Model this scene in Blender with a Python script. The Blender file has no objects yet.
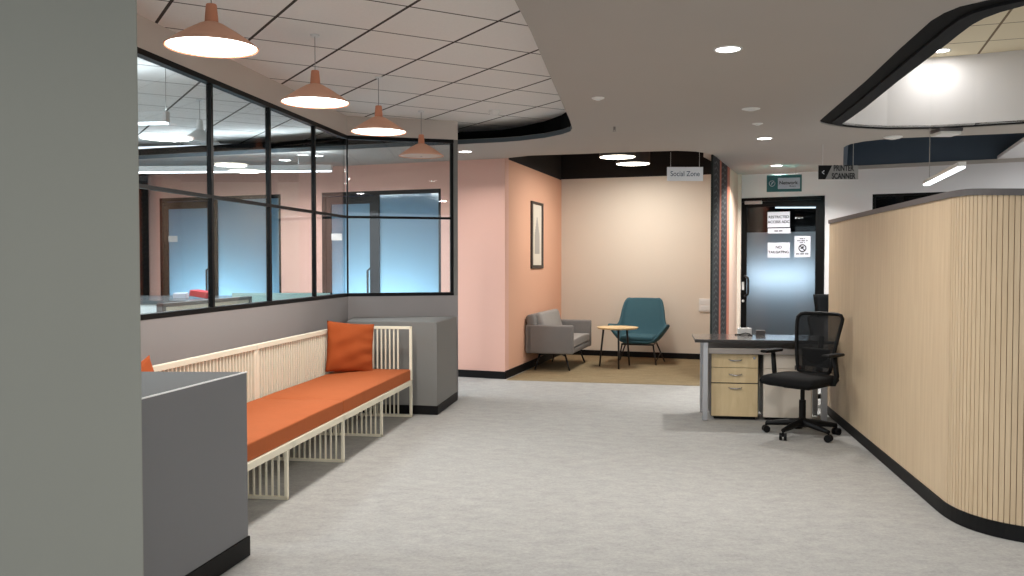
import bpy, bmesh, math, random
from mathutils import Vector, Matrix
random.seed(7)
PI = math.pi
scene = bpy.context.scene
col = scene.collection

# ------------------------------------------------------------------ camera
F, CAMZ = 880.0, 1.453
PITCH = math.atan(26/880)
cd = bpy.data.cameras.new('camera'); cam = bpy.data.objects.new('camera', cd); col.objects.link(cam)
cam.location = (0, 0, CAMZ); cam.rotation_euler = (PI/2 - PITCH, 0, 0)
cd.sensor_width = 36; cd.lens = 36*F/1024; cd.clip_start = 0.05; cd.clip_end = 200
scene.camera = cam

# survey helpers: turn measured sight lines of the photograph into places in the room
def ray(u, v):
    x = (u-512)/F; z = (288-v)/F
    return Vector((x, math.cos(PITCH)+math.sin(PITCH)*z, -math.sin(PITCH)+math.cos(PITCH)*z))
def at_z(u, v, z):
    d = ray(u, v); t = (z-CAMZ)/d.z
    return Vector((d.x*t, d.y*t, z))
def at_y(u, v, Y):
    d = ray(u, v); t = Y/d.y
    return Vector((d.x*t, Y, CAMZ+d.z*t))
def at_wall(u, v, P, Q):
    d = ray(u, v); ex, ey = Q[0]-P[0], Q[1]-P[1]
    # t*d = P + s*e
    det = d.x*(-ey) + d.y*ex
    t = (P[0]*(-ey) + P[1]*ex)/det
    return Vector((d.x*t, d.y*t, CAMZ+d.z*t))

# ------------------------------------------------------------------ materials
def lin(c):
    r = []
    for v in c:
        v /= 255
        r.append(v/12.92 if v <= .04045 else ((v+.055)/1.055)**2.4)
    return (*r, 1)
MATS = {}
def nodes_of(name):
    m = bpy.data.materials.new(name); m.use_nodes = True
    nt = m.node_tree; b = nt.nodes['Principled BSDF']
    MATS[name] = m
    return m, nt, b
def mat(name, c, rough=.6, metal=0, var=.06, scale=6, bump=0, bscale=120, spec=.5, coat=0):
    """plain painted / cloth / metal surface with a little procedural variation"""
    m, nt, b = nodes_of(name)
    L, N = nt.links, nt.nodes
    tc = N.new('ShaderNodeTexCoord')
    if var:
        no = N.new('ShaderNodeTexNoise'); no.inputs['Scale'].default_value = scale; no.inputs['Detail'].default_value = 4
        L.new(tc.outputs['Object'], no.inputs['Vector'])
        mx = N.new('ShaderNodeMix'); mx.data_type = 'RGBA'
        c0 = lin(c)
        mx.inputs[6].default_value = (*[x*(1-var) for x in c0[:3]], 1)
        mx.inputs[7].default_value = (*[min(1, x*(1+var)) for x in c0[:3]], 1)
        L.new(no.outputs['Fac'], mx.inputs[0]); L.new(mx.outputs[2], b.inputs['Base Color'])
    else:
        b.inputs['Base Color'].default_value = lin(c)
    b.inputs['Roughness'].default_value = rough; b.inputs['Metallic'].default_value = metal
    b.inputs['Specular IOR Level'].default_value = spec
    b.inputs['Coat Weight'].default_value = coat
    if bump:
        n2 = N.new('ShaderNodeTexNoise'); n2.inputs['Scale'].default_value = bscale; n2.inputs['Detail'].default_value = 3
        L.new(tc.outputs['Object'], n2.inputs['Vector'])
        bp = N.new('ShaderNodeBump'); bp.inputs['Strength'].default_value = bump; bp.inputs['Distance'].default_value = .01
        L.new(n2.outputs['Fac'], bp.inputs['Height']); L.new(bp.outputs['Normal'], b.inputs['Normal'])
    return m
def emit(name, c, s):
    m, nt, b = nodes_of(name)
    b.inputs['Base Color'].default_value = lin(c)
    b.inputs['Emission Color'].default_value = lin(c); b.inputs['Emission Strength'].default_value = s
    return m
def mth(nt, op, a, b=None, clamp=False):
    n = nt.nodes.new('ShaderNodeMath'); n.operation = op; n.use_clamp = clamp
    for i, v in enumerate((a, b)):
        if v is None: continue
        if isinstance(v, (int, float)): n.inputs[i].default_value = v
        else: nt.links.new(v, n.inputs[i])
    return n.outputs[0]

def tile_mat(name, c, cline, th=.5357, org=(-.2976*.608, 11.3046*.608), T=.608):
    m, nt, b = nodes_of(name); L, N = nt.links, nt.nodes
    geo = N.new('ShaderNodeNewGeometry')
    mp = N.new('ShaderNodeMapping'); mp.vector_type = 'POINT'
    ox, oy = org
    # q = R(-th) (p - o)
    mp.inputs['Rotation'].default_value = (0, 0, -th)
    cx, sx = math.cos(-th), math.sin(-th)
    mp.inputs['Location'].default_value = (-(cx*ox - sx*oy), -(sx*ox + cx*oy), 0)
    L.new(geo.outputs['Position'], mp.inputs['Vector'])
    sp = N.new('ShaderNodeSeparateXYZ'); L.new(mp.outputs[0], sp.inputs[0])
    def line(o, w):
        f = mth(nt, 'FRACT', mth(nt, 'ADD', mth(nt, 'DIVIDE', o, T), 100.5))
        d = mth(nt, 'ABSOLUTE', mth(nt, 'SUBTRACT', f, .5))
        return mth(nt, 'LESS_THAN', d, w/2/T)
    # lattice lines: index i moves along x, so lines of constant x are the slanted set
    g = mth(nt, 'MAXIMUM', line(sp.outputs[0], .021), line(sp.outputs[1], .016))
    no = N.new('ShaderNodeTexNoise'); no.inputs['Scale'].default_value = 90; no.inputs['Detail'].default_value = 3
    L.new(geo.outputs['Position'], no.inputs['Vector'])
    c0 = lin(c)
    mx = N.new('ShaderNodeMix'); mx.data_type = 'RGBA'
    mx.inputs[6].default_value = (*[x*.94 for x in c0[:3]], 1); mx.inputs[7].default_value = (*[x*1.05 for x in c0[:3]], 1)
    L.new(no.outputs['Fac'], mx.inputs[0])
    m2 = N.new('ShaderNodeMix'); m2.data_type = 'RGBA'
    L.new(g, m2.inputs[0]); L.new(mx.outputs[2], m2.inputs[6]); m2.inputs[7].default_value = lin(cline)
    L.new(m2.outputs[2], b.inputs['Base Color']); b.inputs['Roughness'].default_value = .9
    b.inputs['Specular IOR Level'].default_value = .2
    return m

def carpet_mat(name, ca, cb, cc, streak=(2.2, 9, 1), rot=.4, tiles=False):
    m, nt, b = nodes_of(name); L, N = nt.links, nt.nodes
    geo = N.new('ShaderNodeNewGeometry')
    mp = N.new('ShaderNodeMapping'); mp.inputs['Scale'].default_value = streak; mp.inputs['Rotation'].default_value = (0, 0, rot)
    L.new(geo.outputs['Position'], mp.inputs['Vector'])
    n1 = N.new('ShaderNodeTexNoise'); n1.inputs['Scale'].default_value = 3.2; n1.inputs['Detail'].default_value = 12; n1.inputs['Roughness'].default_value = .82
    L.new(mp.outputs[0], n1.inputs['Vector'])
    n2 = N.new('ShaderNodeTexNoise'); n2.inputs['Scale'].default_value = 48; n2.inputs['Detail'].default_value = 6; n2.inputs['Roughness'].default_value = .8
    L.new(geo.outputs['Position'], n2.inputs['Vector'])
    r1 = N.new('ShaderNodeValToRGB'); e = r1.color_ramp.elements
    e[0].position = .36; e[0].color = lin(ca); e[1].position = .64; e[1].color = lin(cc)
    k = e.new(.5); k.color = lin(cb)
    L.new(n1.outputs['Fac'], r1.inputs[0])
    r2 = N.new('ShaderNodeValToRGB'); e = r2.color_ramp.elements
    e[0].position = .3; e[0].color = (.82, .82, .82, 1); e[1].position = .7; e[1].color = (1.12, 1.12, 1.12, 1)
    L.new(n2.outputs['Fac'], r2.inputs[0])
    mx = N.new('ShaderNodeMix'); mx.data_type = 'RGBA'; mx.blend_type = 'MULTIPLY'; mx.inputs[0].default_value = 1
    L.new(r1.outputs[0], mx.inputs[6]); L.new(r2.outputs[0], mx.inputs[7]); L.new(mx.outputs[2], b.inputs['Base Color'])
    b.inputs['Roughness'].default_value = .95; b.inputs['Specular IOR Level'].default_value = .15
    bp = N.new('ShaderNodeBump'); bp.inputs['Strength'].default_value = .35; bp.inputs['Distance'].default_value = .006
    L.new(n2.outputs['Fac'], bp.inputs['Height']); L.new(bp.outputs['Normal'], b.inputs['Normal'])
    return m

def wood_mat(name, ca, cb, sc=(9, 9, .8), rough=.5):
    m, nt, b = nodes_of(name); L, N = nt.links, nt.nodes
    tc = N.new('ShaderNodeTexCoord'); mp = N.new('ShaderNodeMapping'); mp.inputs['Scale'].default_value = sc
    L.new(tc.outputs['Object'], mp.inputs['Vector'])
    n1 = N.new('ShaderNodeTexNoise'); n1.inputs['Scale'].default_value = 4; n1.inputs['Detail'].default_value = 8; n1.inputs['Roughness'].default_value = .6
    n1.inputs['Distortion'].default_value = .4
    L.new(mp.outputs[0], n1.inputs['Vector'])
    r1 = N.new('ShaderNodeValToRGB'); e = r1.color_ramp.elements
    e[0].position = .3; e[0].color = lin(ca); e[1].position = .7; e[1].color = lin(cb)
    L.new(n1.outputs['Fac'], r1.inputs[0]); L.new(r1.outputs[0], b.inputs['Base Color'])
    b.inputs['Roughness'].default_value = rough
    return m

def glass_mat(name, tint, refl=1.0, rough=0.0):
    m = bpy.data.materials.new(name); m.use_nodes = True; MATS[name] = m
    nt = m.node_tree; N, L = nt.nodes, nt.links; N.clear()
    out = N.new('ShaderNodeOutputMaterial'); t = N.new('ShaderNodeBsdfTransparent'); g = N.new('ShaderNodeBsdfGlossy')
    t.inputs[0].default_value = tint; g.inputs['Roughness'].default_value = rough
    # thin slab: both faces reflect as air-to-glass (Schlick)
    gm = N.new('ShaderNodeNewGeometry'); dt = N.new('ShaderNodeVectorMath'); dt.operation = 'DOT_PRODUCT'
    L.new(gm.outputs['Incoming'], dt.inputs[0]); L.new(gm.outputs['Normal'], dt.inputs[1])
    om = mth(nt, 'SUBTRACT', 1, mth(nt, 'ABSOLUTE', dt.outputs['Value']), True)
    fres = mth(nt, 'ADD', .042, mth(nt, 'MULTIPLY', .958, mth(nt, 'POWER', om, 5)))
    mx = N.new('ShaderNodeMixShader')
    L.new(mth(nt, 'MULTIPLY', fres, refl, True), mx.inputs[0]); L.new(t.outputs[0], mx.inputs[1]); L.new(g.outputs[0], mx.inputs[2]); L.new(mx.outputs[0], out.inputs[0])
    return m
def film_mat(name, c, trans=.75, gloss=.06):
    """frosted window film: passes light from behind, diffuses it"""
    m = bpy.data.materials.new(name); m.use_nodes = True; MATS[name] = m
    nt = m.node_tree; N, L = nt.nodes, nt.links; N.clear()
    out = N.new('ShaderNodeOutputMaterial'); d = N.new('ShaderNodeBsdfDiffuse'); t = N.new('ShaderNodeBsdfTranslucent'); g = N.new('ShaderNodeBsdfGlossy')
    d.inputs[0].default_value = lin(c); t.inputs[0].default_value = lin(c); g.inputs['Roughness'].default_value = .08
    m1 = N.new('ShaderNodeMixShader'); m1.inputs[0].default_value = trans
    L.new(d.outputs[0], m1.inputs[1]); L.new(t.outputs[0], m1.inputs[2])
    m2 = N.new('ShaderNodeMixShader'); m2.inputs[0].default_value = gloss
    L.new(m1.outputs[0], m2.inputs[1]); L.new(g.outputs[0], m2.inputs[2]); L.new(m2.outputs[0], out.inputs[0])
    return m
def mesh_cloth(name, c, open_=.45):
    m = bpy.data.materials.new(name); m.use_nodes = True; MATS[name] = m
    nt = m.node_tree; N, L = nt.nodes, nt.links; b = N['Principled BSDF']; out = N['Material Output']
    b.inputs['Base Color'].default_value = lin(c); b.inputs['Roughness'].default_value = .8
    t = N.new('ShaderNodeBsdfTransparent'); mx = N.new('ShaderNodeMixShader')
    tc = N.new('ShaderNodeTexCoord'); w = N.new('ShaderNodeTexWave'); w.inputs['Scale'].default_value = 60; w.bands_direction = 'Z'
    L.new(tc.outputs['Object'], w.inputs['Vector'])
    L.new(mth(nt, 'ADD', mth(nt, 'MULTIPLY', w.outputs['Fac'], .2), 1-open_-.1), mx.inputs[0])
    L.new(t.outputs[0], mx.inputs[1]); L.new(b.outputs[0], mx.inputs[2]); L.new(mx.outputs[0], out.inputs[0])
    return m
def pattern_mat(name, stops, freq=14.0):
    """kilim-like wallpaper: vertical stripes with pale zigzag motifs; x along the wall in 0..1"""
    m, nt, b = nodes_of(name); L, N = nt.links, nt.nodes
    tc = N.new('ShaderNodeTexCoord'); sp = N.new('ShaderNodeSeparateXYZ'); L.new(tc.outputs['Object'], sp.inputs[0])
    r = N.new('ShaderNodeValToRGB'); r.color_ramp.interpolation = 'CONSTANT'
    e = r.color_ramp.elements
    while len(e) > 1: e.remove(e[-1])
    e[0].position = 0; e[0].color = lin(stops[0][1])
    for p, c, k in stops[1:]:
        q = e.new(p); q.color = lin(c)
    fx = mth(nt, 'DIVIDE', sp.outputs[0], stops_len)
    L.new(fx, r.inputs[0])
    rm = N.new('ShaderNodeValToRGB'); rm.color_ramp.interpolation = 'CONSTANT'
    e = rm.color_ramp.elements
    while len(e) > 1: e.remove(e[-1])
    e[0].position = 0; e[0].color = (0, 0, 0, 1)
    for p, c, k in stops[1:]:
        q = e.new(p); q.color = (k, k, k, 1)
    L.new(fx, rm.inputs[0])
    zz = mth(nt, 'PINGPONG', mth(nt, 'MULTIPLY', sp.outputs[0], 3.2), .5)
    a = mth(nt, 'FRACT', mth(nt, 'ADD', mth(nt, 'MULTIPLY', sp.outputs[2], freq), zz))
    mk = mth(nt, 'MULTIPLY', mth(nt, 'LESS_THAN', mth(nt, 'ABSOLUTE', mth(nt, 'SUBTRACT', a, .5)), .15), rm.outputs[0])
    mx = N.new('ShaderNodeMix'); mx.data_type = 'RGBA'
    L.new(mk, mx.inputs[0]); L.new(r.outputs[0], mx.inputs[6]); mx.inputs[7].default_value = lin((70, 72, 73))
    L.new(mx.outputs[2], b.inputs['Base Color']); b.inputs['Roughness'].default_value = .8
    return m

M = MATS
mat('gypsum', (178, 171, 164), .9, var=.02, scale=2)
tile_mat('ceiling_tile', (236, 232, 228), (70, 62, 58))
_a = math.radians(-19.5); _u, _v = Vector((math.cos(_a), math.sin(_a))), Vector((-math.sin(_a), math.cos(_a)))
_P, _Q = at_z(977.7, 54.7, 3.40).xy, at_z(1000, 40, 3.40).xy
_o = _u*_u.dot(_P) + _v*_v.dot(_Q)
tile_mat('ceiling_tile_warm', (222, 211, 186), (120, 104, 84), _a, (_o.x, _o.y), .6)
carpet_mat('carpet', (154, 153, 151), (165, 164, 161), (175, 173, 169), streak=(2.0, 3.6, 1), rot=.7)
carpet_mat('niche_carpet', (124, 109, 84), (140, 124, 96), (152, 136, 108), streak=(1.2, 6, 1), rot=-.3)
mat('pillar_paint', (136, 137, 129), .8, var=.03, scale=1.5)
mat('plinth_near', (112, 113, 116), .55, var=.03, scale=2)
mat('plinth_top', (58, 58, 57), .7, var=.02)
mat('plinth_highlight', (240, 240, 238), .5, var=.02)
mat('plinth_far', (118, 117, 114), .6, var=.03, scale=2)
mat('half_wall', (142, 137, 136), .8, var=.03, scale=1.2)
mat('black_trim', (8, 8, 9), .6, var=.05, spec=.25)
mat('black_frame', (4, 4, 5), .45, var=.05, spec=.18)
mat('bulkhead', (206, 196, 187), .9, var=.02)
mat('pink_paint', (229, 183, 168), .85, var=.02, scale=1.3)
mat('orange_paint', (228, 178, 150), .85, var=.02, scale=1.3)
mat('cream_paint', (224, 214, 200), .85, var=.02, scale=1.3)
mat('white_paint', (222, 221, 222), .85, var=.015, scale=1.3)
mat('beige_wall', (214, 208, 200), .85, var=.02)
mat('navy_paint', (66, 80, 95), .75, var=.05)
mat('black_void', (34, 32, 32), .9, var=.05)
mat('charcoal_reveal', (28, 29, 31), .8, var=.04, spec=.2)
mat('black_reveal', (4, 4, 4), .8, var=.04, spec=.15)
mat('fascia_blue', (72, 82, 88), .7, var=.04)
wood_mat('veneer', (193, 169, 138), (206, 184, 153), (7, 7, .55))
wood_mat('veneer_slat', (191, 168, 137), (205, 183, 152), (9, 9, .6))
mat('groove', (152, 131, 106), .8, var=.05)
mat('cap_grey', (88, 84, 84), .5, var=.03)
mat('bench_frame', (234, 227, 206), .5, var=.03, scale=10)
mat('orange_cloth', (172, 93, 53), .9, var=.07, scale=14, bump=.25, bscale=260, spec=.2)
mat('orange_pillow', (160, 76, 36), .9, var=.08, scale=10, bump=.25, bscale=220, spec=.2)
mat('terracotta', (232, 178, 150), .7, var=.04)
mat('terracotta_dark', (212, 142, 110), .7, var=.04)
emit('lamp_glow', (255, 250, 242), 7)
emit('down_glow', (255, 253, 250), 14)
emit('linear_glow', (246, 251, 255), 4)
emit('niche_glow', (255, 246, 228), 7)
mat('lamp_off', (232, 206, 188), .6, var=.02)
mat('white_metal', (226, 226, 224), .4, var=.02)
mat('white_plastic', (232, 231, 228), .45, var=.02)
mat('wire_grey', (150, 146, 142), .5, var=0)
mat('cable_white', (214, 214, 212), .5, var=0)
glass_mat('clear_glass', (.955, .97, .97, 1), 1.0)
glass_mat('room_glass', (.91, .94, .95, 1), 1.05)
glass_mat('dark_glass', (.5, .55, .58, 1), .6)
film_mat('blue_film', (182, 212, 226), .94, .09)
film_mat('grey_film', (186, 198, 206), .93, .05)
film_mat('desk_film', (200, 222, 218), .6, .05)
mat('chair_grey', (124, 121, 119), .8, var=.05, scale=12, bump=.1, bscale=150)
mat('chair_grey_light', (150, 147, 144), .75, var=.05, scale=12, bump=.1, bscale=150)
mat('teal_cloth', (60, 96, 108), .85, var=.05, scale=14, bump=.12, bscale=180, spec=.3)
mat('black_metal', (22, 22, 23), .4, var=.04)
mat('chrome', (170, 170, 172), .25, 1, var=.02)
wood_mat('table_wood', (214, 184, 136), (230, 202, 156), (6, 1, 6))
wood_mat('pedestal_wood', (208, 184, 140), (224, 202, 160), (4, 4, .8))
mat('pedestal_white', (222, 212, 198), .5, var=.03)
mat('pedestal_case', (60, 56, 52), .6, var=.04)
mat('desk_top', (74, 70, 68), .14, var=.04, scale=5, spec=.8)
mat('desk_edge', (40, 36, 34), .5, var=.04)
mat('desk_beam', (160, 152, 146), .45, .2, var=.03)
mat('aluminium', (176, 176, 178), .35, .7, var=.03)
mat('chair_black', (8, 8, 9), .85, var=.06, scale=20, spec=.25)
mat('chair_plastic', (7, 7, 8), .55, var=.05, spec=.2)
mesh_cloth('chair_mesh', (8, 9, 11), .38)
mat('sign_white', (246, 250, 255), .5, var=.01)
mat('sign_grey', (142, 142, 140), .5, var=.01)
mat('sign_teal', (40, 104, 104), .5, var=.03)
mat('sign_panel', (190, 200, 210), .5, var=.02)
mat('ink', (36, 38, 42), .7, var=0)
mat('ink_blue', (52, 84, 112), .7, var=0)
mat('paper', (206, 209, 220), .8, var=.01)
mat('art_paper', (222, 216, 202), .8, var=.03)
mat('art_grey', (172, 168, 160), .8, var=.05)
mat('picture_black', (34, 26, 22), .4, var=.05)
mat('screen_cream', (232, 228, 210), .8, var=.02)
mat('screen_grey', (120, 120, 118), .5, var=.03)
mat('counter_white', (226, 232, 232), .5, var=.02)
mat('counter_dark', (92, 98, 100), .2, var=.03)
mat('book_red', (196, 46, 56), .5, var=.04)
mat('room_blue', (40, 88, 150), .8, var=.03)
mat('room_blue_dark', (40, 62, 92), .8, var=.03)
mat('key_red', (170, 60, 40), .5, var=0)
mat('server_dark', (40, 44, 50), .7, var=.04)

# ------------------------------------------------------------------ mesh builders
class MB:
    def __init__(s): s.bm = bmesh.new()
    def box(s, c, d, rot=None, taper=None):
        vs = []
        R = rot if rot is not None else Matrix.Identity(3)
        for z in (-.5, .5):
            for y in (-.5, .5):
                for x in (-.5, .5):
                    k = 1
                    if taper and z > 0: k = taper
                    vs.append(s.bm.verts.new(Vector(c) + R @ Vector((x*d[0]*k, y*d[1]*k, z*d[2]))))
        for f in ((0, 2, 3, 1), (4, 5, 7, 6), (0, 1, 5, 4), (2, 6, 7, 3), (0, 4, 6, 2), (1, 3, 7, 5)):
            s.bm.faces.new([vs[i] for i in f])
        return s
    def span(s, a, b):
        return s.box([(a[i]+b[i])/2 for i in range(3)], [abs(b[i]-a[i]) for i in range(3)])
    def bar(s, p, q, w, t, up=(0, 0, 1)):
        p, q = Vector(p), Vector(q); d = q-p; L = d.length; x = d.normalized()
        u = Vector(up)
        if abs(x.dot(u)) > .95: u = Vector((0, 1, 0))
        y = u.cross(x).normalized(); z = x.cross(y)
        R = Matrix((x, y, z)).transposed()
        return s.box((p+q)/2, (L, w, t), R)
    def tube(s, pts, r, n=10, caps=True):
        pts = [Vector(p) for p in pts]
        rs = r if isinstance(r, (list, tuple)) else [r]*len(pts)
        rings = []; prev = None
        for i, p in enumerate(pts):
            d = (pts[min(i+1, len(pts)-1)]-pts[max(i-1, 0)]).normalized()
            if prev is None:
                a = Vector((0, 0, 1)) if abs(d.z) < .9 else Vector((1, 0, 0))
            else: a = prev
            x = (a - d*a.dot(d)).normalized(); prev = x; y = d.cross(x)
            rings.append([s.bm.verts.new(p + x*rs[i]*math.cos(2*PI*k/n) + y*rs[i]*math.sin(2*PI*k/n)) for k in range(n)])
        for a, b in zip(rings, rings[1:]):
            for k in range(n): s.bm.faces.new((a[k], a[(k+1) % n], b[(k+1) % n], b[k]))
        if caps:
            s.bm.faces.new(rings[0][::-1]); s.bm.faces.new(rings[-1])
        return s
    def lathe(s, prof, c=(0, 0, 0), n=40, cap0=False, cap1=False):
        rings = []
        for r, z in prof:
            rings.append([s.bm.verts.new((c[0]+r*math.cos(2*PI*k/n), c[1]+r*math.sin(2*PI*k/n), c[2]+z)) for k in range(n)])
        for a, b in zip(rings, rings[1:]):
            for k in range(n): s.bm.faces.new((a[k], a[(k+1) % n], b[(k+1) % n], b[k]))
        if cap0: s.bm.faces.new(rings[0][::-1])
        if cap1: s.bm.faces.new(rings[-1])
        return s
    def prism(s, poly, z0, z1):
        a = [s.bm.verts.new((p[0], p[1], z0)) for p in poly]; b = [s.bm.verts.new((p[0], p[1], z1)) for p in poly]
        n = len(poly)
        s.bm.faces.new(a[::-1]); s.bm.faces.new(b)
        for i in range(n): s.bm.faces.new((a[i], a[(i+1) % n], b[(i+1) % n], b[i]))
        return s
    def strip(s, pts, z0, z1, off=0):
        """thin vertical band along a polyline, given real thickness 'off' to its left"""
        P = [Vector((p[0], p[1])) for p in pts]; Q = []
        for i, p in enumerate(P):
            d = (P[min(i+1, len(P)-1)]-P[max(i-1, 0)]).normalized()
            Q.append(p + Vector((-d.y, d.x))*off)
        rows = []
        for ring, z in ((P, z0), (P, z1), (Q, z1), (Q, z0)):
            rows.append([s.bm.verts.new((p.x, p.y, z)) for p in ring])
        for k in range(4):
            a, b = rows[k], rows[(k+1) % 4]
            for i in range(len(P)-1): s.bm.faces.new((a[i], a[i+1], b[i+1], b[i]))
        s.bm.faces.new([rows[k][0] for k in range(4)]); s.bm.faces.new([rows[k][-1] for k in range(4)][::-1])
        return s
    def grid(s, fn, nu, nv):
        v = [[s.bm.verts.new(fn(i/nu, j/nv)) for j in range(nv+1)] for i in range(nu+1)]
        for i in range(nu):
            for j in range(nv): s.bm.faces.new((v[i][j], v[i+1][j], v[i+1][j+1], v[i][j+1]))
        return s
    def build(s, name, m, parent=None, bevel=0, smooth=False, seg=2, sub=0, solid=0):
        bmesh.ops.recalc_face_normals(s.bm, faces=s.bm.faces)
        me = bpy.data.meshes.new(name); s.bm.to_mesh(me); s.bm.free()
        o = bpy.data.objects.new(name, me); col.objects.link(o)
        me.materials.append(M[m] if isinstance(m, str) else m)
        if smooth:
            for p in me.polygons: p.use_smooth = True
        if solid:
            md = o.modifiers.new('solid', 'SOLIDIFY'); md.thickness = solid; md.offset = 0
        if bevel:
            md = o.modifiers.new('bevel', 'BEVEL'); md.width = bevel; md.segments = seg; md.limit_method = 'ANGLE'; md.angle_limit = .6
        if sub:
            md = o.modifiers.new('sub', 'SUBSURF'); md.levels = sub; md.render_levels = sub
        if parent is not None: o.parent = parent
        return o
def tag(o, label=None, cat=None, group=None, kind=None):
    if label: o['label'] = label
    if cat: o['category'] = cat
    if group: o['group'] = group
    if kind: o['kind'] = kind
    return o
def thing(name, loc, rz, label, cat, group=None):
    o = bpy.data.objects.new(name, None); col.objects.link(o); o.empty_display_size = .1
    o.location = loc; o.rotation_euler = (0, 0, rz)
    return tag(o, label, cat, group)
def struct(o): o['kind'] = 'structure'; return o
def copy_tree(o, loc, rz, label, parent=None):
    c = o.copy(); col.objects.link(c); c.location = loc; c.rotation_euler = (0, 0, rz); c['label'] = label
    for ch in list(o.children):
        d = ch.copy(); col.objects.link(d); d.parent = c
        for g in list(ch.children):
            e = g.copy(); col.objects.link(e); e.parent = d
    return c
def lamp_area(name, loc, power, size, colr=(1, 1, 1), rot=(0, 0, 0), size_y=None, spread=PI, parent=None):
    l = bpy.data.lights.new(name, 'AREA'); l.energy = power; l.color = colr; l.spread = spread
    if size_y: l.shape = 'RECTANGLE'; l.size = size; l.size_y = size_y
    else: l.shape = 'DISK'; l.size = size
    o = bpy.data.objects.new(name, l); col.objects.link(o); o.location = loc; o.rotation_euler = rot
    if parent is not None: o.parent = parent
    return o
def text(body, size, m, parent, loc, rot=(PI/2, 0, 0), align='CENTER', bold=0.0, name='lettering', sx=1):
    c = bpy.data.curves.new(name, 'FONT'); c.body = body; c.size = size; c.align_x = align; c.align_y = 'CENTER'
    c.extrude = .0006; c.offset = bold; c.space_line = 1.0
    c.materials.append(M[m])
    t = bpy.data.objects.new('tmp', c); col.objects.link(t)
    dg = bpy.context.evaluated_depsgraph_get(); dg.update()
    me = bpy.data.meshes.new_from_object(t.evaluated_get(dg)); bpy.data.objects.remove(t)
    if not me.materials: me.materials.append(M[m])
    o = bpy.data.objects.new(name, me); col.objects.link(o); o.parent = parent; o.location = loc; o.rotation_euler = rot; o.scale = (sx, 1, 1)
    return o
def filled_plate(name, outer, holes, z0, z1, m):
    """flat slab with holes (gypsum ceiling)"""
    c = bpy.data.curves.new(name, 'CURVE'); c.dimensions = '2D'; c.fill_mode = 'BOTH'; c.extrude = (z1-z0)/2
    for loop in [outer]+holes:
        sp = c.splines.new('POLY'); sp.points.add(len(loop)-1); sp.use_cyclic_u = True
        for p, q in zip(sp.points, loop): p.co = (q[0], q[1], 0, 1)
    t = bpy.data.objects.new('tmp', c); col.objects.link(t)
    dg = bpy.context.evaluated_depsgraph_get(); dg.update()
    me = bpy.data.meshes.new_from_object(t.evaluated_get(dg)); bpy.data.objects.remove(t)
    o = bpy.data.objects.new(name, me); col.objects.link(o); o.location = (0, 0, (z0+z1)/2)
    me.materials.clear(); me.materials.append(M[m])
    return o
def xy(v): return (v[0], v[1])
def lerp(a, b, t): return tuple(a[i]+(b[i]-a[i])*t for i in range(len(a)))

ZG, ZT, ZR, ZN = 2.73, 2.95, 3.40, 3.35      # gypsum, tile, tall recess, niche void

# ------------------------------------------------------------------ main lines of the plan
WD = Vector((.154, 1)).normalized()
def wallpt(Y): return Vector((-2.27+.154*(Y-5.31), Y))
W_A, W_C, W_E = wallpt(2.2), wallpt(9.07), Vector((-.577, 9.40))
PK0 = Vector((-.087, 10.88)); PKD = Vector((-math.cos(math.radians(22)), math.sin(math.radians(22)))); PK1 = PK0 + PKD*9.2
OR0 = PK0; OR1 = Vector((.77, 13.80))
BK0 = OR1; BK1 = BK0 + Vector((1, -.364))*2.57          # niche back wall, right end
PT0 = Vector((2.39, 10.5)); PT1 = Vector((3.335, 12.99))
DW0 = Vector((3.336, 12.95)); DWD = Vector((math.cos(math.radians(28)), -math.sin(math.radians(28)))); DW1 = DW0 + DWD*6.5
DW0 = DW0 - DWD*.02

# ------------------------------------------------------------------ floor, ceilings
struct(MB().box((0, 6.5, -.05), (22, 21, .1)).build('floor', 'carpet'))
fl = [xy(at_z(506, 380.2, 0)), xy(at_z(700, 386, 0)), xy(PT0), xy(PT1), xy(BK1), xy(BK0), xy(OR0)]
fl = [fl[0], fl[1], (PT0.x, PT0.y-.12), xy(PT1), xy(BK1), xy(BK0)]
struct(MB().prism(fl, -.02, .004).build('floor_niche', 'niche_carpet'))

# tile ceiling recess over the lounge and glazed room
L_right = [(470, -90), (500, -35), (515, 0), (532, 33), (550, 75), (562, 102), (570, 120), (572.5, 128)]
L_far = [(570.5, 131.5), (562, 134.5), (545, 138), (520, 141), (500, 142.5), (458, 144.5), (400, 147), (348, 149.5), (250, 154), (140, 159.5), (40, 165)]
Lr = [xy(at_z(u, v, ZG)) for u, v in L_right]; Lf = [xy(at_z(u, v, ZG)) for u, v in L_far]
hole_left = Lr + Lf + [(-9.5, Lf[-1][1]+.4), (-9.5, 1.2), (Lr[0][0], 1.2)]
# tall recess on the right: outer edge of its black border paired with the inner edge
RP = [((1060, -14), (1060, -3)), ((1024, -6), (1024, 5.5)), ((988, 0), (1000, 12)), ((960, 6.5), (984, 18)), ((944, 13), (972, 24.5)),
      ((931, 20.8), (958, 35)), ((922.5, 28.4), (950, 41.5)), ((898.4, 50), (927, 59)), ((865.6, 81), (898, 81)), ((840, 103), (866, 107)),
      ((828, 113.3), (850, 118.5)), ((820.5, 120), (843, 123)), ((819.3, 121.6), (841.8, 124.4)), ((821.5, 123.4), (843, 125.3)),
      ((829, 125.3), (848, 126.2)), ((844, 127.4), (855, 127)), ((866, 129), (868, 127.8)), ((887, 129.9), (887, 128.6)),
      ((931, 129.5), (931, 128.2)), ((975, 127.3), (975, 126)), ((1024, 124.2), (1024, 123)), ((1060, 121.4), (1060, 120.2))]
Ro = [xy(at_z(*o, ZG)) for o, i in RP]; Ri = [xy(at_z(*i, ZG)) for o, i in RP]
Rm = [lerp(a, b, .55) for a, b in zip(Ro, Ri)]
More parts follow.
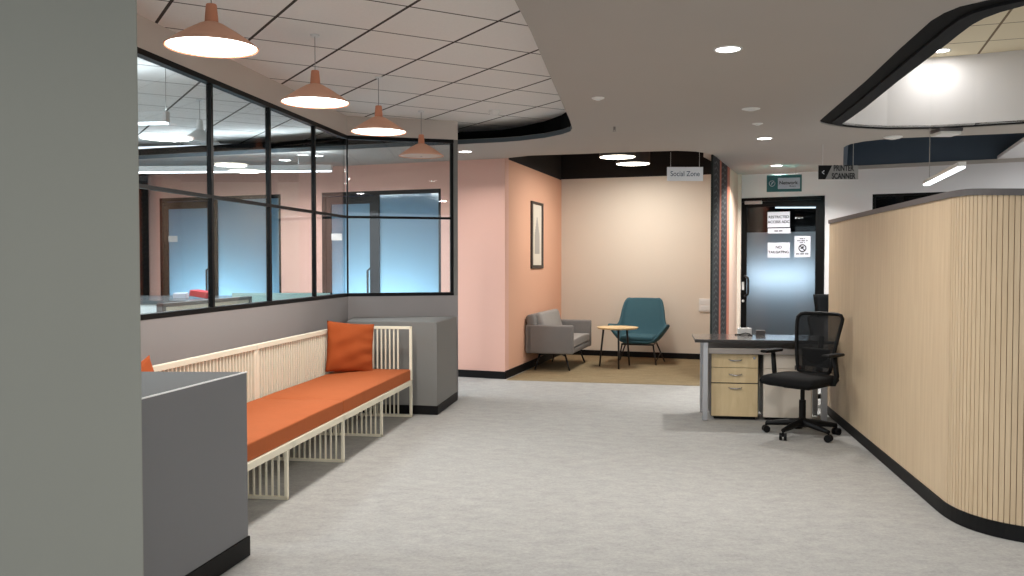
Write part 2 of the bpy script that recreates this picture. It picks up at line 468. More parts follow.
for L_ in (Ro, Rm, Ri):
    L_.append((8.6, L_[-1][1]-1.0)); L_.append((8.6, L_[0][1]))
# niche void
NF = [(505, 158), (530, 155.6), (560, 154.6), (580, 154), (603, 153), (641, 151.8), (676, 150.8), (696, 151.6), (705, 153), (711.5, 156.5)]
hole_niche = [xy(at_z(u, v, ZG)) for u, v in NF]
hole_niche = [(OR0.x-.02, OR0.y+.03)] + hole_niche[1:-1] + [(PT0.x-.06, PT0.y+.25), (PT1.x-.02, PT1.y-.02), (BK1.x+.03, BK1.y+.03), (BK0.x-.03, BK0.y+.03)]
# navy recess
VF = [(842.2, 163), (843.6, 147.5), (846.5, 145.6), (851, 144), (863, 141.6), (880, 139.7), (903, 138), (957, 135.8), (1024, 133), (1070, 131)]
hole_navy = [xy(at_z(u, v, ZG)) for u, v in VF]
def dwall(u, v): return at_wall(u, v, DW0, DW1)
hn_end = dwall(842.5, 170); hn_far = DW0 + DWD*5.6
hole_navy = [xy(hn_end - Vector((0, .02, 0)))] + hole_navy[1:] + [(8.2, hole_navy[-1][1]-.4), xy(hn_far - Vector((0, .02)))]
outer = [(-10, -3.5), (10, -3.5), (10, 17), (-10, 17)]
struct(filled_plate('ceiling', outer, [hole_left, Ro, hole_niche, hole_navy], ZG, ZG+.05, 'gypsum'))
struct(MB().prism([(-9.9, -1.5), (1.05, -1.5), (1.05, 8.75), (-.4, 10.5), (-9.9, 12.6)], ZT, ZT+.1).build('ceiling_tiles', 'ceiling_tile'))
Rbox = MB().box((5.9, 6.4, ZR+.05), (9.0, 7.0, .1)); struct(Rbox.build('ceiling_recess_tiles', 'ceiling_tile_warm'))
struct(MB().box((1.7, 12.3, ZN+.05), (4.6, 4.4, .1)).build('ceiling_niche', 'black_void'))
struct(MB().box((6.6, 11.5, ZR+.18), (9, 6, .1)).build('ceiling_navy', 'navy_paint'))
# edge of the lounge recess: a lip and a set-back black band
struct(MB().strip(Lr[-1:]+Lf, ZG+.003, ZG+.048, .004).build('trim_1', 'fascia_blue'))
back = []
for i, p in enumerate(Lf):
    back.append((p[0]+.0, p[1]+.58*min(1, i/4+.04)))
tip = Lr[-1]
struct(MB().strip([(tip[0], tip[1]-.2), (tip[0]+.01, tip[1])]+back, ZG+.045, ZT, -.04).build('trim_2', 'black_reveal'))
shelf = MB()
pts_a = [Lr[-1]]+Lf; pts_b = [(tip[0]+.01, tip[1])]+back
va = [shelf.bm.verts.new((p[0], p[1], ZG+.052)) for p in pts_a]; vb = [shelf.bm.verts.new((p[0], p[1]+.06, ZG+.052)) for p in pts_b]
for i in range(len(va)-1): shelf.bm.faces.new((va[i], va[i+1], vb[i+1], vb[i]))
struct(shelf.build('trim_3', 'black_reveal', solid=.004))
struct(MB().strip(Lr, ZG+.003, ZT, .004).build('trim_4', 'gypsum'))
# black border of the tall recess and its white inner walls
def ring(name, A, B, z, m, th=.03):
    k = MB(); n = len(A)
    lo = [[k.bm.verts.new((p[0], p[1], zz)) for p in P] for P, zz in ((A, z), (B, z), (B, z+th), (A, z+th))]
    for q in range(4):
        a, b = lo[q], lo[(q+1) % 4]
        for i in range(n): k.bm.faces.new((a[i], a[(i+1) % n], b[(i+1) % n], b[i]))
    return struct(k.build(name, m))
ring('trim_5', Ro, Rm, ZG+.012, 'black_reveal'); ring('trim_6', Rm, Ri, ZG-.002, 'charcoal_reveal')
struct(MB().strip(Ri+[Ri[0]], ZG+.01, ZR, .04).build('wall_recess', 'white_paint'))
# dark upper walls of the niche
struct(MB().strip([xy(OR0), xy(OR1)], ZG, ZN, .04).build('wall_niche_upper_left', 'black_void'))
struct(MB().strip([xy(BK0), xy(BK1)], 2.743, ZN, -.0+.04).build('wall_niche_upper_back', 'black_void'))
struct(MB().strip([xy(PT0), xy(PT1)], ZG+.05, ZN, .05).build('wall_niche_upper_right', 'black_void'))
nf = hole_niche[:8]+[hole_niche[8]]
struct(MB().strip(nf, ZG+.05, ZN, -.04).build('trim_7', 'black_void'))
# navy recess walls
e0, e1 = hn_end, hn_far
struct(MB().strip([xy(DW0), xy(DW0+DWD*6.5)], 2.745, ZR+.15, .06).build('wall_navy', 'navy_paint'))
struct(MB().strip(hole_navy[:10], ZG+.05, ZR+.15, .05).build('trim_8', 'navy_paint'))
raft = [xy(at_z(995, 160.5, 2.78)), xy(at_z(1024, 140.5, 2.78)), xy(at_z(1075, 108, 2.78)), xy(at_z(1075, 157, 2.78))]
struct(MB().prism(raft, 2.78, 2.82).build('ceiling_raft', 'white_paint'))

# ------------------------------------------------------------------ walls
def wall_open(name, P0, P1, z0, z1, th, openings, m, out=1):
    """wall along P0->P1, solid to the left (out=1) ; openings: (s0,s1,zb,zt)"""
    P0, P1 = Vector(P0), Vector(P1); d = (P1-P0); L = d.length; d.normalize(); n = Vector((-d.y, d.x))*out
    k = MB()
    R = Matrix(((d.x, n.x, 0), (d.y, n.y, 0), (0, 0, 1)))
    def piece(a, b, za, zb):
        if b-a < 1e-4 or zb-za < 1e-4: return
        c = P0 + d*((a+b)/2) + n*(th/2)
        k.box((c.x, c.y, (za+zb)/2), (b-a, th, zb-za), R)
    s = 0
    for a, b, zb, zt in sorted(openings):
        piece(s, a, z0, z1); piece(a, b, zt, z1); piece(a, b, z0, zb); s = b
    piece(s, L, z0, z1)
    return struct(k.build(name, m))
def skirt(name, P0, P1, out, m='black_trim', h=.09, a=0, b=None):
    P0, P1 = Vector(P0), Vector(P1); d = P1-P0; L = d.length; d.normalize(); n = Vector((-d.y, d.x))*out
    b = L if b is None else b
    R = Matrix(((d.x, n.x, 0), (d.y, n.y, 0), (0, 0, 1)))
    c = P0 + d*((a+b)/2) + n*.006
    return struct(MB().box((c.x, c.y, h/2+.002), (b-a, .012, h), R).build(name, m))

# pink wall with two glazed meeting-room fronts
def s_pink(u, v=240): return (at_wall(u, v, PK0, PK1).xy - PK0).length
DH = 2.385
dr_R = (s_pink(441), s_pink(322)); dr_L = (s_pink(281), s_pink(160))
wall_open('wall_pink', PK0, PK1, 0, ZG+.02, .12, [(dr_R[0], dr_R[1], 0, DH), (dr_L[0], dr_L[1], 0, DH)], 'pink_paint', -1)
skirt('baseboard_pink', PK0, PK1, 1, b=dr_R[0]-.02)
od = (OR1-OR0).normalized(); orn = Vector((od.y, -od.x))*.003
wall_open('wall_niche_left', OR0+od*.02+orn, OR1+orn, 0, ZG, .1, [], 'orange_paint', 1)
skirt('baseboard_niche_left', OR0, OR1, -1, h=.1)
wall_open('wall_niche_back', BK0, BK1, 0, 2.743, .12, [], 'cream_paint', 1)
skirt('baseboard_niche_back', BK0, BK1, -1, h=.085)
# patterned return wall of the niche
pt_d = (PT1-PT0); PTL = pt_d.length; pt_ang = math.atan2(pt_d.y, pt_d.x)
def s_pt(u): return (at_wall(u, 240, PT0, PT1).xy-PT0).length
stops_len = PTL
G, Kk, Oo = (24, 32, 31), (16, 15, 18), (176, 104, 80)
stops = [(0, G, 0), (s_pt(714)/PTL, Kk, 1), (s_pt(717.8)/PTL, Kk, 0), (s_pt(719.3)/PTL, Oo, 0), (s_pt(721)/PTL, Kk, 1), (s_pt(725.6)/PTL, (40, 28, 26), 0),
         (s_pt(727)/PTL, Oo, 0), (s_pt(729.4)/PTL, (214, 184, 164), 0)]
stops = [(min(max(p, 0), 1), c, k) for p, c, k in stops]
pattern_mat('kilim', stops)
pw = MB().box((PTL/2, .012, (ZG+.02)/2), (PTL, .024, ZG+.02)).build('wall_pattern', 'kilim'); struct(pw)
pw.location = (PT0.x, PT0.y, 0); pw.rotation_euler = (0, 0, pt_ang)
# back-right wall with door and window
def s_dw(u, v=240): return (dwall(u, v).xy-DW0).length
d_s = (s_dw(737.5), s_dw(824.5)); w_s = (s_dw(872), s_dw(1011))
w_top = dwall(872, 194.3).z
wall_open('wall_back_right', DW0, DW1, 0, 2.745, .12, [(d_s[0], d_s[1], 0, DH), (w_s[0], w_s[1], 1.0, w_top)], 'white_paint', 1)
struct(MB().box((9.6, 4, 1.7), (.1, 17, 3.4)).build('wall_right', 'beige_wall'))
struct(MB().box((-9.4, 5, 1.5), (.1, 17, 3.0)).build('wall_left', 'beige_wall'))

# near pillar
C = Vector((-1.183, 2.8)); a_ = math.radians(30.7)
pd = Vector((-math.cos(a_), -math.sin(a_))); pn = Vector((-math.sin(a_), math.cos(a_)))
struct(MB().prism([xy(C), xy(C+pd*1.6), xy(C+pd*1.6+pn*.5), xy(C+pn*.5)], 0, ZT).build('pillar', 'pillar_paint', bevel=.004))

# half wall under the glazing, second leg, end post and bulkhead
nW = Vector((-WD.y, WD.x))      # towards the glazed room
d2 = (W_E-W_C).normalized(); n2 = Vector((-d2.y, d2.x))
HT = 1.097
hw = MB().prism([xy(W_A), xy(W_C), xy(W_E), xy(W_E+n2*.12), xy(W_C+n2*.12+nW*.04), xy(W_A+nW*.12)], 0, HT)
struct(hw.build('wall_low_left', 'half_wall'))
e_in = W_E - d2*.045
struct(MB().prism([xy(e_in), xy(W_E), xy(W_E+n2*.12), xy(e_in+n2*.12)], HT, 2.75).build('pillar_slim', 'plinth_far'))
struct(MB().prism([xy(W_A), xy(W_C), xy(W_E), xy(W_E+n2*.14), xy(W_C+n2*.14+nW*.06), xy(W_A+nW*.14)], 2.752, ZT).build('wall_bulkhead', 'bulkhead'))

def glazing(name, P, Q, uprights, first=True, last=True):
    d = (Q-P); L = d.length; d.normalize(); ang = math.atan2(d.y, d.x)
    root = MB().span((0, -.002, HT), (L, .06, HT+.034)).span((0, -.002, 2.715), (L, .06, 2.752)).build(name, 'black_frame'); struct(root)
    root.location = (P.x, P.y, 0); root.rotation_euler = (0, 0, ang)
    MB().span((0, .012, 1.905), (L, .044, 1.93)).build('transom', 'black_frame', root)
    for s in uprights: MB().span((s-.016, .010, HT+.03), (s+.016, .046, 2.718)).build('mullion', 'black_frame', root)
    return root, L
def s_w(u): return (at_wall(u, 220, W_A+nW*.026, W_C+nW*.026).xy-W_A-nW*.026).length
ups = [s_w(40), s_w(211), s_w(269), s_w(314)]
g1, L1 = glazing('window_1', W_A, W_C, ups)
MB().span((0, .024, HT+.03), (L1, .032, 2.718)).build('pane', 'room_glass', g1)
P2, Q2 = W_C, e_in
L2 = (Q2-P2).length
g2, L2 = glazing('window_2', P2, Q2, [L2-.017])
MB().span((.01, .024, HT+.03), (L2-.02, .032, 2.718)).build('pane', 'clear_glass', g2)
MB().span((-.008, .012, HT+.03), (.008, .044, 2.718)).build('corner_seal', 'black_frame', g2)

# ------------------------------------------------------------------ meeting-room fronts behind the glazed room
def glazed_front(name, s0, s1, label_no):
    """s measured along the pink wall from its right end; s0 right jamb, s1 left jamb. Local x runs from the left jamb to the right one."""
    Lw = s1-s0; o = PK0 + PKD*s1
    ang = math.atan2(-PKD.y, -PKD.x)
    root = MB().span((0, 0, 0), (.055, .1, DH)).span((Lw-.035, 0, 0), (Lw, .1, DH)).span((0, 0, DH-.05), (Lw, .1, DH)).build(name, 'black_frame'); struct(root)
    root.location = (o.x, o.y, 0); root.rotation_euler = (0, 0, ang)
    dl = Lw*.44
    MB().span((dl, .01, 0), (dl+.085, .09, DH-.05)).build('mullion', 'black_frame', root)
    leaf = MB().span((.06, .02, .01), (.13, .07, DH-.06)).span((dl-.055, .02, .01), (dl-.003, .07, DH-.06)).span((.13, .02, DH-.16), (dl-.055, .07, DH-.06)).span((.13, .02, .01), (dl-.055, .07, .12)).build('door_leaf', 'black_frame', root)
    MB().span((.13, .04, .12), (dl-.055, .05, DH-.16)).build('pane', 'blue_film', leaf)
    MB().tube([(dl-.05, .02, .85), (dl-.05, -.05, .88), (dl-.05, -.05, 1.34), (dl-.05, .02, 1.37)], .014).build('handle', 'black_metal', leaf)
    MB().span((dl+.085, .04, .02), (Lw-.035, .05, DH-.05)).build('fixed_pane', 'blue_film', root)
    # nameplate stuck on the door glass
    return root, dl, Lw
dA, dlA, LA = glazed_front('door_1', *dr_R, 1)
dB, dlB, LB = glazed_front('door_2', *dr_L, 2)
for rt, dl, lab in ((dA, dlA, 'small pale nameplate on the glass door nearest the pink wall corner'), (dB, dlB, 'small pale nameplate on the left glass door behind the glazing')):
    npl = MB().span((-.085, 0, -.045), (.085, .006, .045)).build('nameplate', 'white_plastic', None, bevel=.002)
    ca, sa = math.cos(rt.rotation_euler.z), math.sin(rt.rotation_euler.z)
    lx, ly = .21, .030
    npl.location = (rt.location.x+ca*lx-sa*ly, rt.location.y+sa*lx+ca*ly, 1.79); npl.rotation_euler = rt.rotation_euler
    tag(npl, lab, 'sign', 'door nameplates')
# rooms behind those fronts
ang = math.atan2(-PKD.y, -PKD.x)
for nm, (s0, s1) in (('wall_meeting_right', dr_R), ('wall_meeting_left', dr_L)):
    o = PK0 + PKD*(s1+.12); Lw = s1-s0+.24
    k = MB().span((0, 2.3, 0), (Lw, 2.4, 2.7)).span((-.1, .13, 0), (0, 2.4, 2.7)).span((Lw, .13, 0), (Lw+.1, 2.4, 2.7)).build(nm, 'room_blue'); struct(k)
    k.location = (o.x, o.y, 0); k.rotation_euler = (0, 0, ang)
    c = PK0 + PKD*((s0+s1)/2); nn = Vector((-PKD.y, PKD.x))*-1
    c = c + nn*.9
    lamp_area('film_backlight', (c.x, c.y, .50), 56, 1.4, (.93, .98, 1), (-PI/2, 0, ang), .5)  # unseen light added behind the blue film to make it glow

# back-right door
droot = MB().span((0, -.01, 0), (.052, .1, DH)).span((d_s[1]-d_s[0]-.052, -.01, 0), (d_s[1]-d_s[0], .1, DH)).span((0, -.01, DH-.052), (d_s[1]-d_s[0], .1, DH)).build('door_3', 'black_frame'); struct(droot)
dang = math.atan2(DWD.y, DWD.x); dpo = DW0 + DWD*d_s[0]
droot.location = (dpo.x, dpo.y, 0); droot.rotation_euler = (0, 0, dang)
DL = d_s[1]-d_s[0]
zf = dwall(780, 232).z
leaf = MB().span((.055, .02, .01), (.125, .07, DH-.055)).span((DL-.125, .02, .01), (DL-.055, .07, DH-.055)).span((.125, .02, DH-.13), (DL-.125, .07, DH-.055)).span((.125, .02, .01), (DL-.125, .07, .14)).build('door_leaf', 'black_frame', droot)
MB().span((.125, .04, .14), (DL-.125, .048, zf)).build('frosted_pane', 'grey_film', leaf)
MB().span((.125, .04, zf), (DL-.125, .048, DH-.13)).build('clear_pane', 'dark_glass', leaf)
hz = [dwall(747, 276).z, dwall(747, 296).z]
MB().tube([(.105, .02, hz[0]), (.13, -.05, hz[0]), (.165, -.05, hz[0]-.03), (.17, -.05, hz[0]-.06), (.17, -.05, hz[1]+.06), (.165, -.05, hz[1]+.03), (.13, -.05, hz[1]), (.105, .02, hz[1])], .016).build('handle', 'black_metal', leaf)
zl = dwall(743, 286).z
MB().span((.062, .012, zl-.06), (.095, .022, zl+.06)).build('lock_plate', 'white_metal', leaf, bevel=.004)
MB().lathe([(.0, 0), (.02, 0), (.02, .012), (0, .012)], (0, 0, 0), 16).build('lock_cylinder', 'white_metal', leaf).matrix_local = Matrix.Translation((.082, .02, zl-.22)) @ Matrix.Rotation(PI/2, 4, 'X')
zc = dwall(752, 202.6).z
MB().span((.10, -.02, zc-.024), (.10+.25, .02, zc+.024)).build('door_closer', 'aluminium', leaf, bevel=.006)
# server room behind it
k = MB().span((-.6, 2.6, 0), (DL+.8, 2.7, 3.0)).span((-.7, .13, 0), (-.6, 2.7, 3.0)).span((DL+.8, .13, 0), (DL+.9, 2.7, 3.0)).span((-.7, .13, 2.95), (DL+.9, 2.7, 3.05)).build('wall_server_room', 'server_dark'); struct(k)
k.location = (dpo.x, dpo.y, 0); k.rotation_euler = (0, 0, dang)
def dl_pt(x, y, z):
    nrm = Vector((-DWD.y, DWD.x)); p = dpo + DWD*x + nrm*y
    return (p.x, p.y, z)
lamp_area('film_backlight', dl_pt(DL/2, .33, 1.24), 6.5, .95, (.9, .95, 1), (-PI/2, 0, dang), .16)  # unseen light added to brighten the middle of the frosted pane
r_ = thing('glow_strip', dl_pt(.30, 1.2, 2.30), dang+.45, 'white glowing strip behind the clear top of the restricted door', 'light')  # strip added behind the clear pane to show bright lines there
MB().span((0, 0, .02), (.95, .07, .06)).build('housing', 'white_metal', r_); MB().span((.01, .005, 0), (.94, .065, .02)).build('diffuser', 'linear_glow', r_)
o_ = MB().tube([dl_pt(-.4, 2.0, 2.62), dl_pt(DL+.6, 1.7, 2.62)], .085, 16).build('ceiling_duct', 'aluminium', smooth=True); tag(o_, 'grey round duct seen through the clear top of the restricted door', 'duct')
lamp_area('server_fill', dl_pt(DL/2, 1.0, 2.8), 5, .3, (.9, .95, 1))  # unseen light added inside the server room

# back-right window
wr = MB().span((0, 0, 1.0), (.04, .1, w_top)).span((0, 0, w_top-.03), (w_s[1]-w_s[0], .1, w_top)).span((0, 0, 1.0), (w_s[1]-w_s[0], .1, 1.04)).span((w_s[1]-w_s[0]-.04, 0, 1.0), (w_s[1]-w_s[0], .1, w_top)).build('window_3', 'black_frame'); struct(wr)
p_ = DW0 + DWD*w_s[0]; wr.location = (p_.x, p_.y, 0); wr.rotation_euler = (0, 0, dang)
MB().span((.04, .04, 1.04), (w_s[1]-w_s[0]-.04, .048, w_top-.03)).build('pane', 'dark_glass', wr)
k = MB().span((-.1, 1.6, 0), (w_s[1]-w_s[0]+.2, 1.7, 3)).span((-.1, .13, 2.9), (w_s[1]-w_s[0]+.2, 1.7, 3)).build('wall_beyond_window', 'server_dark'); struct(k)
k.location = wr.location; k.rotation_euler = wr.rotation_euler

# ------------------------------------------------------------------ grey plinth boxes at both ends of the bench
def plinth(poly, h, base, label, mbody, edge):
    cx = sum(p[0] for p in poly)/len(poly); cy = sum(p[1] for p in poly)/len(poly)
    root = thing('plinth_box', (cx, cy, 0), 0, label, 'plinth')
    q = [(p[0]-cx, p[1]-cy) for p in poly]
    def inset(d): return [(x*(1-d/math.hypot(x, y)), y*(1-d/math.hypot(x, y))) for x, y in q]
    MB().prism(inset(.0), base, h).build('body', mbody, root, bevel=.003)
    MB().prism(inset(-.012), 0.002, base).build('kick_base', 'black_trim', root, bevel=.003)
    MB().prism(inset(.02), h, h+.003).build('top_panel', 'plinth_top' if edge else mbody, root)
    if edge:
        p = [Vector((*q[i], h+.001)) for i in range(len(q))]
        MB().bar(p[1], p[0], .006, .006).build('edge_highlight', 'plinth_highlight', root)  # pale strip painting a highlight along the top edge
    return root
A = at_z(251.5, 556, 0)
ppa = math.radians(10.8)
pA = Vector((A.x-.015, A.y)); pB = pA - Vector((math.sin(ppa), math.cos(ppa)))*1.02
plinth([xy(pA), xy(pB), (pB.x-.62, pB.y+.02), (pA.x-.80, pA.y+.02)], .912, .10, 'dark grey low box between the near pillar and the bench', 'plinth_near', True)
FA = at_z(437, 415, 0); FB = at_z(458, 399.5, 0)
bk = W_C + d2*.05 - n2*.015
plinth([(FA.x, FA.y), (FB.x-.01, FB.y-.04), (bk.x, bk.y), (-1.60, FA.y+.18)], .880, .085, 'mid grey low box at the far end of the bench below the corner glazing', 'plinth_far', False)

# ------------------------------------------------------------------ slatted bench
b0 = at_z(412.6, 417, 0)
u_ = Vector((-.149, -.989)); bang = math.atan2(u_.y, u_.x)
BL, BD = 3.80, .70
bench = thing('slatted_bench', (b0.x, b0.y, 0), bang, 'long cream slatted bench with orange seat pads along the glazed wall', 'bench')
# local: +x towards the camera along the bench, -y towards the wall
SH0, SH1, TOP = .305, .348, .852
k = MB().span((0, -.04, SH0), (BL, 0, SH1)).span((0, -BD, SH0), (BL, -BD+.04, SH1))
for x in (0, .93, 1.87, 2.80, BL-.04): k.span((x, -BD, SH0+.004), (x+.04, 0, SH1-.004))
k.build('seat_frame', 'bench_frame', bench, bevel=.002)
MB().span((.01, -BD+.03, SH1-.012), (BL-.01, -.03, SH1+.002)).build('seat_board', 'bench_frame', bench)
def leg_panel(x, gap):
    k = MB().span((x, -.022, 0.001), (x+.022, 0, SH0)).span((x, -BD, .001), (x+.022, -BD+.022, SH0)).span((x, -BD, .001), (x+.022, 0, .022))
    y = -gap
    while y > -BD+.05:
        k.span((x+.005, y-.006, .02), (x+.017, y+.006, SH0)); y -= .040
    k.build('leg_frame', 'bench_frame', bench, bevel=.0015)
for x in (.94, 1.885, 2.90, 3.76): leg_panel(x, .062)
def end_panel(x):
    k = MB().span((x, -.024, 0.001), (x+.024, 0, TOP)).span((x, -BD, .001), (x+.024, -BD+.024, TOP)).span((x, -BD, .001), (x+.024, 0, .024)).span((x, -BD, TOP-.026), (x+.024, 0, TOP))
    y = -.135
    while y > -BD+.05:
        k.span((x+.006, y-.007, .02), (x+.018, y+.007, TOP-.02)); y -= .040
    k.build('end_frame', 'bench_frame', bench, bevel=.0015)
end_panel(0)
def back_panel(x0, x1):
    k = MB().span((x0, -BD, SH1), (x0+.035, -BD+.03, TOP-.008)).span((x1-.035, -BD, SH1), (x1, -BD+.03, TOP-.008)).span((x0, -BD-.002, TOP-.04), (x1, -BD+.034, TOP-.005))
    x = x0+.07
    while x < x1-.04:
        k.span((x-.008, -BD+.006, SH1), (x+.008, -BD+.024, TOP-.03)); x += .047
    k.build('back_panel', 'bench_frame', bench, bevel=.0015)
back_panel(.024, 1.885); back_panel(1.89, BL)
def pad(x0, x1):
    k = MB()
    n, mth_ = 24, 12
    k.box(((x0+x1)/2, -(BD-.03)/2-.0, SH1+.053), (x1-x0, BD-.05, .102))
    bmesh.ops.subdivide_edges(k.bm, edges=k.bm.edges, cuts=7, use_grid_fill=True)
    for v in k.bm.verts:
        if v.co.z > SH1+.09:
            sx = min(1, (v.co.x-x0)/.25, (x1-v.co.x)/.25); sy = min(1, (-v.co.y)/.2, (BD-.03+v.co.y)/.2)
            v.co.z += .012*max(0, sx)*max(0, sy) + random.uniform(-.0015, .0015)
    k.build('seat_pad', 'orange_cloth', bench, bevel=.024, seg=4, smooth=True)
pad(.03, 1.878); pad(1.884, BL-.01)

def pillow_mesh(w, h, t, seed):
    rnd = random.Random(seed); ph = [rnd.uniform(0, 6.28) for _ in range(8)]
    k = MB(); N_ = 28
    for side in (-1, 1):
        def fn(a, b, side=side):
            x, z = 2*a-1, 2*b-1
            e = (max(0, 1-abs(x)**2.6)*max(0, 1-abs(z)**2.6))**.55
            pin = 1-.05*(1-x*x)*(abs(z)**3) ; pin2 = 1-.05*(1-z*z)*(abs(x)**3)
            wr = .008*math.sin(5*x+3*z+ph[0])*e + .006*math.sin(9*z-4*x+ph[1])*e + .010*math.exp(-((x-.75)**2)*8)*math.sin(14*z+ph[2])*e
            return Vector((x*w/2*pin2, side*(t/2*e+wr), z*h/2*pin))
        k.grid(fn, N_, N_)
    bmesh.ops.remove_doubles(k.bm, verts=k.bm.verts, dist=.0006)
    return k
def to_world(x, y, z):
    ca, sa = math.cos(bang), math.sin(bang)
    return (b0.x+ca*x-sa*y, b0.y+sa*x+ca*y, z)
def pillow(loc, rz, tilt, label, seed, w=.47, h=.47, roll=0):
    o = pillow_mesh(w, h, .15, seed).build('throw_pillow', 'orange_pillow', smooth=True)
    o.location = loc; o.rotation_mode = 'ZYX'
    o.rotation_euler = (tilt, roll, rz)
    return tag(o, label, 'pillow', 'orange pillows on the bench')
pillow((-1.462, 7.935, .680), .58, -.20, 'square orange pillow leaning in the far corner of the bench', 3, .46, .46)
pillow(to_world(3.66, -.55, .665), bang+PI, .25, 'orange pillow at the near end of the bench, mostly behind the pillar', 5, .42)

# ------------------------------------------------------------------ pendant lamps
def pendant(z_rim, ztop, label, glow, group, mats=('terracotta', 'terracotta_dark'), R=.220):
    root = thing('pendant_lamp', (0, 0, z_rim), 0, label, 'pendant lamp', group)
    MB().lathe([(R, 0), (R+.002, .004), (R*.80, .038), (R*.52, .078), (R*.26, .112), (.033, .122)], n=56).build('shade', mats[0], root, smooth=True, solid=.004)
    MB().lathe([(.033, .118), (.031, .15), (.026, .205), (.024, .212), (0.004, .214)], n=32).build('neck', mats[1], root, smooth=True)
    MB().lathe([(R-.008, .006), (R*.5, .002), (0.001, .0)], n=56).build('diffuser', glow, root)
    MB().lathe([(.001, -.006), (.006, -.005), (.006, .001)], n=12).build('finial', 'wire_grey', root)
    MB().tube([(0, 0, .21), (0, 0, ztop-z_rim-.012)], .0028, 8).build('cord', 'wire_grey', root)
    MB().lathe([(.03, ztop-z_rim-.012), (.03, ztop-z_rim), (.001, ztop-z_rim)], n=20, cap0=True).build('ceiling_cap', 'white_metal', root)
    return root
Zp = 2.503
pp = []
for (u, v) in ((211.8, 48), (315.3, 103), (378.7, 132.2), (421.3, 156.2)):
    pp.append(at_z(u, v, Zp))
GP = 'terracotta pendants over the bench'
p1 = pendant(Zp, ZT, 'largest lit terracotta pendant lamp, nearest the pillar', 'lamp_glow', GP)
p1.location = pp[0]
copy_tree(p1, pp[1], 0, 'second lit terracotta pendant lamp from the pillar')
copy_tree(p1, pp[2], 0, 'third lit terracotta pendant lamp from the pillar, before the unlit one')
p4 = pendant(Zp, ZT, 'unlit terracotta pendant lamp at the far end of the row', 'lamp_off', GP)
p4.location = pp[3]
for q in pp[:3]: lamp_area('pendant_light', (q.x, q.y, Zp-.012), 22, .40, (1, .955, .90))
pw_ = at_z(200, 143, 2.55)
q5 = pendant(2.55, ZT, 'small white pendant lamp inside the glazed room', 'white_plastic', None, ('white_metal', 'white_metal'), .17)
q5.location = pw_

# ------------------------------------------------------------------ downlights
def downlight(loc, label, power=26, r=.072, colr=(1, .97, .93)):
    root = thing('downlight', loc, 0, label, 'downlight', 'recessed ceiling downlights')
    MB().lathe([(r+.014, 0), (r+.012, -.005), (r, -.006), (r-.004, -.001)], n=36).build('trim_ring', 'white_metal', root, smooth=True)
    MB().lathe([(r, -.0025), (.001, -.0025)], n=36).build('lens', 'down_glow', root)
    lamp_area('down_light', (loc[0], loc[1], loc[2]-.008), power, .13, colr, spread=2.4 if loc[2] < 3 else PI)
    return root
DLS = [((728, 49), ZG, 'bright round downlight in the middle of the plain ceiling'),
       ((764.5, 138.3), ZG, 'small round downlight right of the hanging lounge sign'),
       ((776.5, 165.5), ZG, 'round downlight above the teal door sign'),
       ((465, 151.5), ZG, 'round downlight above the pink wall corner'),
       ((285, 160), ZG, 'round downlight seen through the third glass bay, above the pink wall'),
       ((317, 155.5), ZG, 'small round downlight seen at the corner of the glazing'),
       ((941, 50.5), ZR, 'round downlight in the warm tiled recess by the white wall')]
for (u, v), z, lab in DLS:
    p = at_z(u, v, z)
    downlight((p.x, p.y, z), lab, 3.2 if z == ZR else (9 if u < 500 else (46 if u > 770 else (32 if u > 740 else 26))))
# unseen lamps added to light the near part of the hall
for (x, y) in ((1.3, 2.4), (-.2, .2), (1.6, -.6), (3.6, 1.4), (5.6, 2.6), (-2.4, -1.2)):
    lamp_area('hall_fill', (x, y, ZG-.01), 24, .15, (1, .97, .93))
for (x, y) in ((5.4, 5.6), (6.6, 7.2), (6.4, 9.6)):
    lamp_area('hall_fill', (x, y, ZG-.02), 42, .15, (.95, .98, 1))  # unseen cool lights added to brighten the right side

for (x, y) in ((-4.2, 4.2), (-4.6, 8.0), (-6.6, 6.2)):
    lamp_area('office_fill', (x, y, ZT-.01), 60, .5, (.88, .96, 1))  # unseen lights added to brighten the glazed room
# drum lights in the lounge niche
def drum(loc, label):
    root = thing('drum_light', loc, 0, label, 'ceiling light', 'drum lights in the dark niche ceiling')
    R = .235
    MB().lathe([(R, 0), (R, .19), (.001, .19)], n=48).build('drum', 'cap_grey', root, smooth=False)
    MB().lathe([(R-.006, .004), (R-.012, -.002), (.001, -.002)], n=48).build('diffuser', 'niche_glow', root)
    MB().tube([(0, 0, .18), (0, 0, ZN-loc[2])], .012).build('stem', 'black_metal', root)
    lamp_area('niche_light', (loc[0], loc[1], loc[2]-.02), 22, .42, (1, .95, .88))
p = at_z(617.5, 157.2, 2.82); drum((p.x, p.y, 2.82), 'upper left of the two drum lights in the dark niche')
p = at_z(633, 164, 2.82); drum((p.x, p.y, 2.82), 'lower right of the two drum lights in the dark niche')

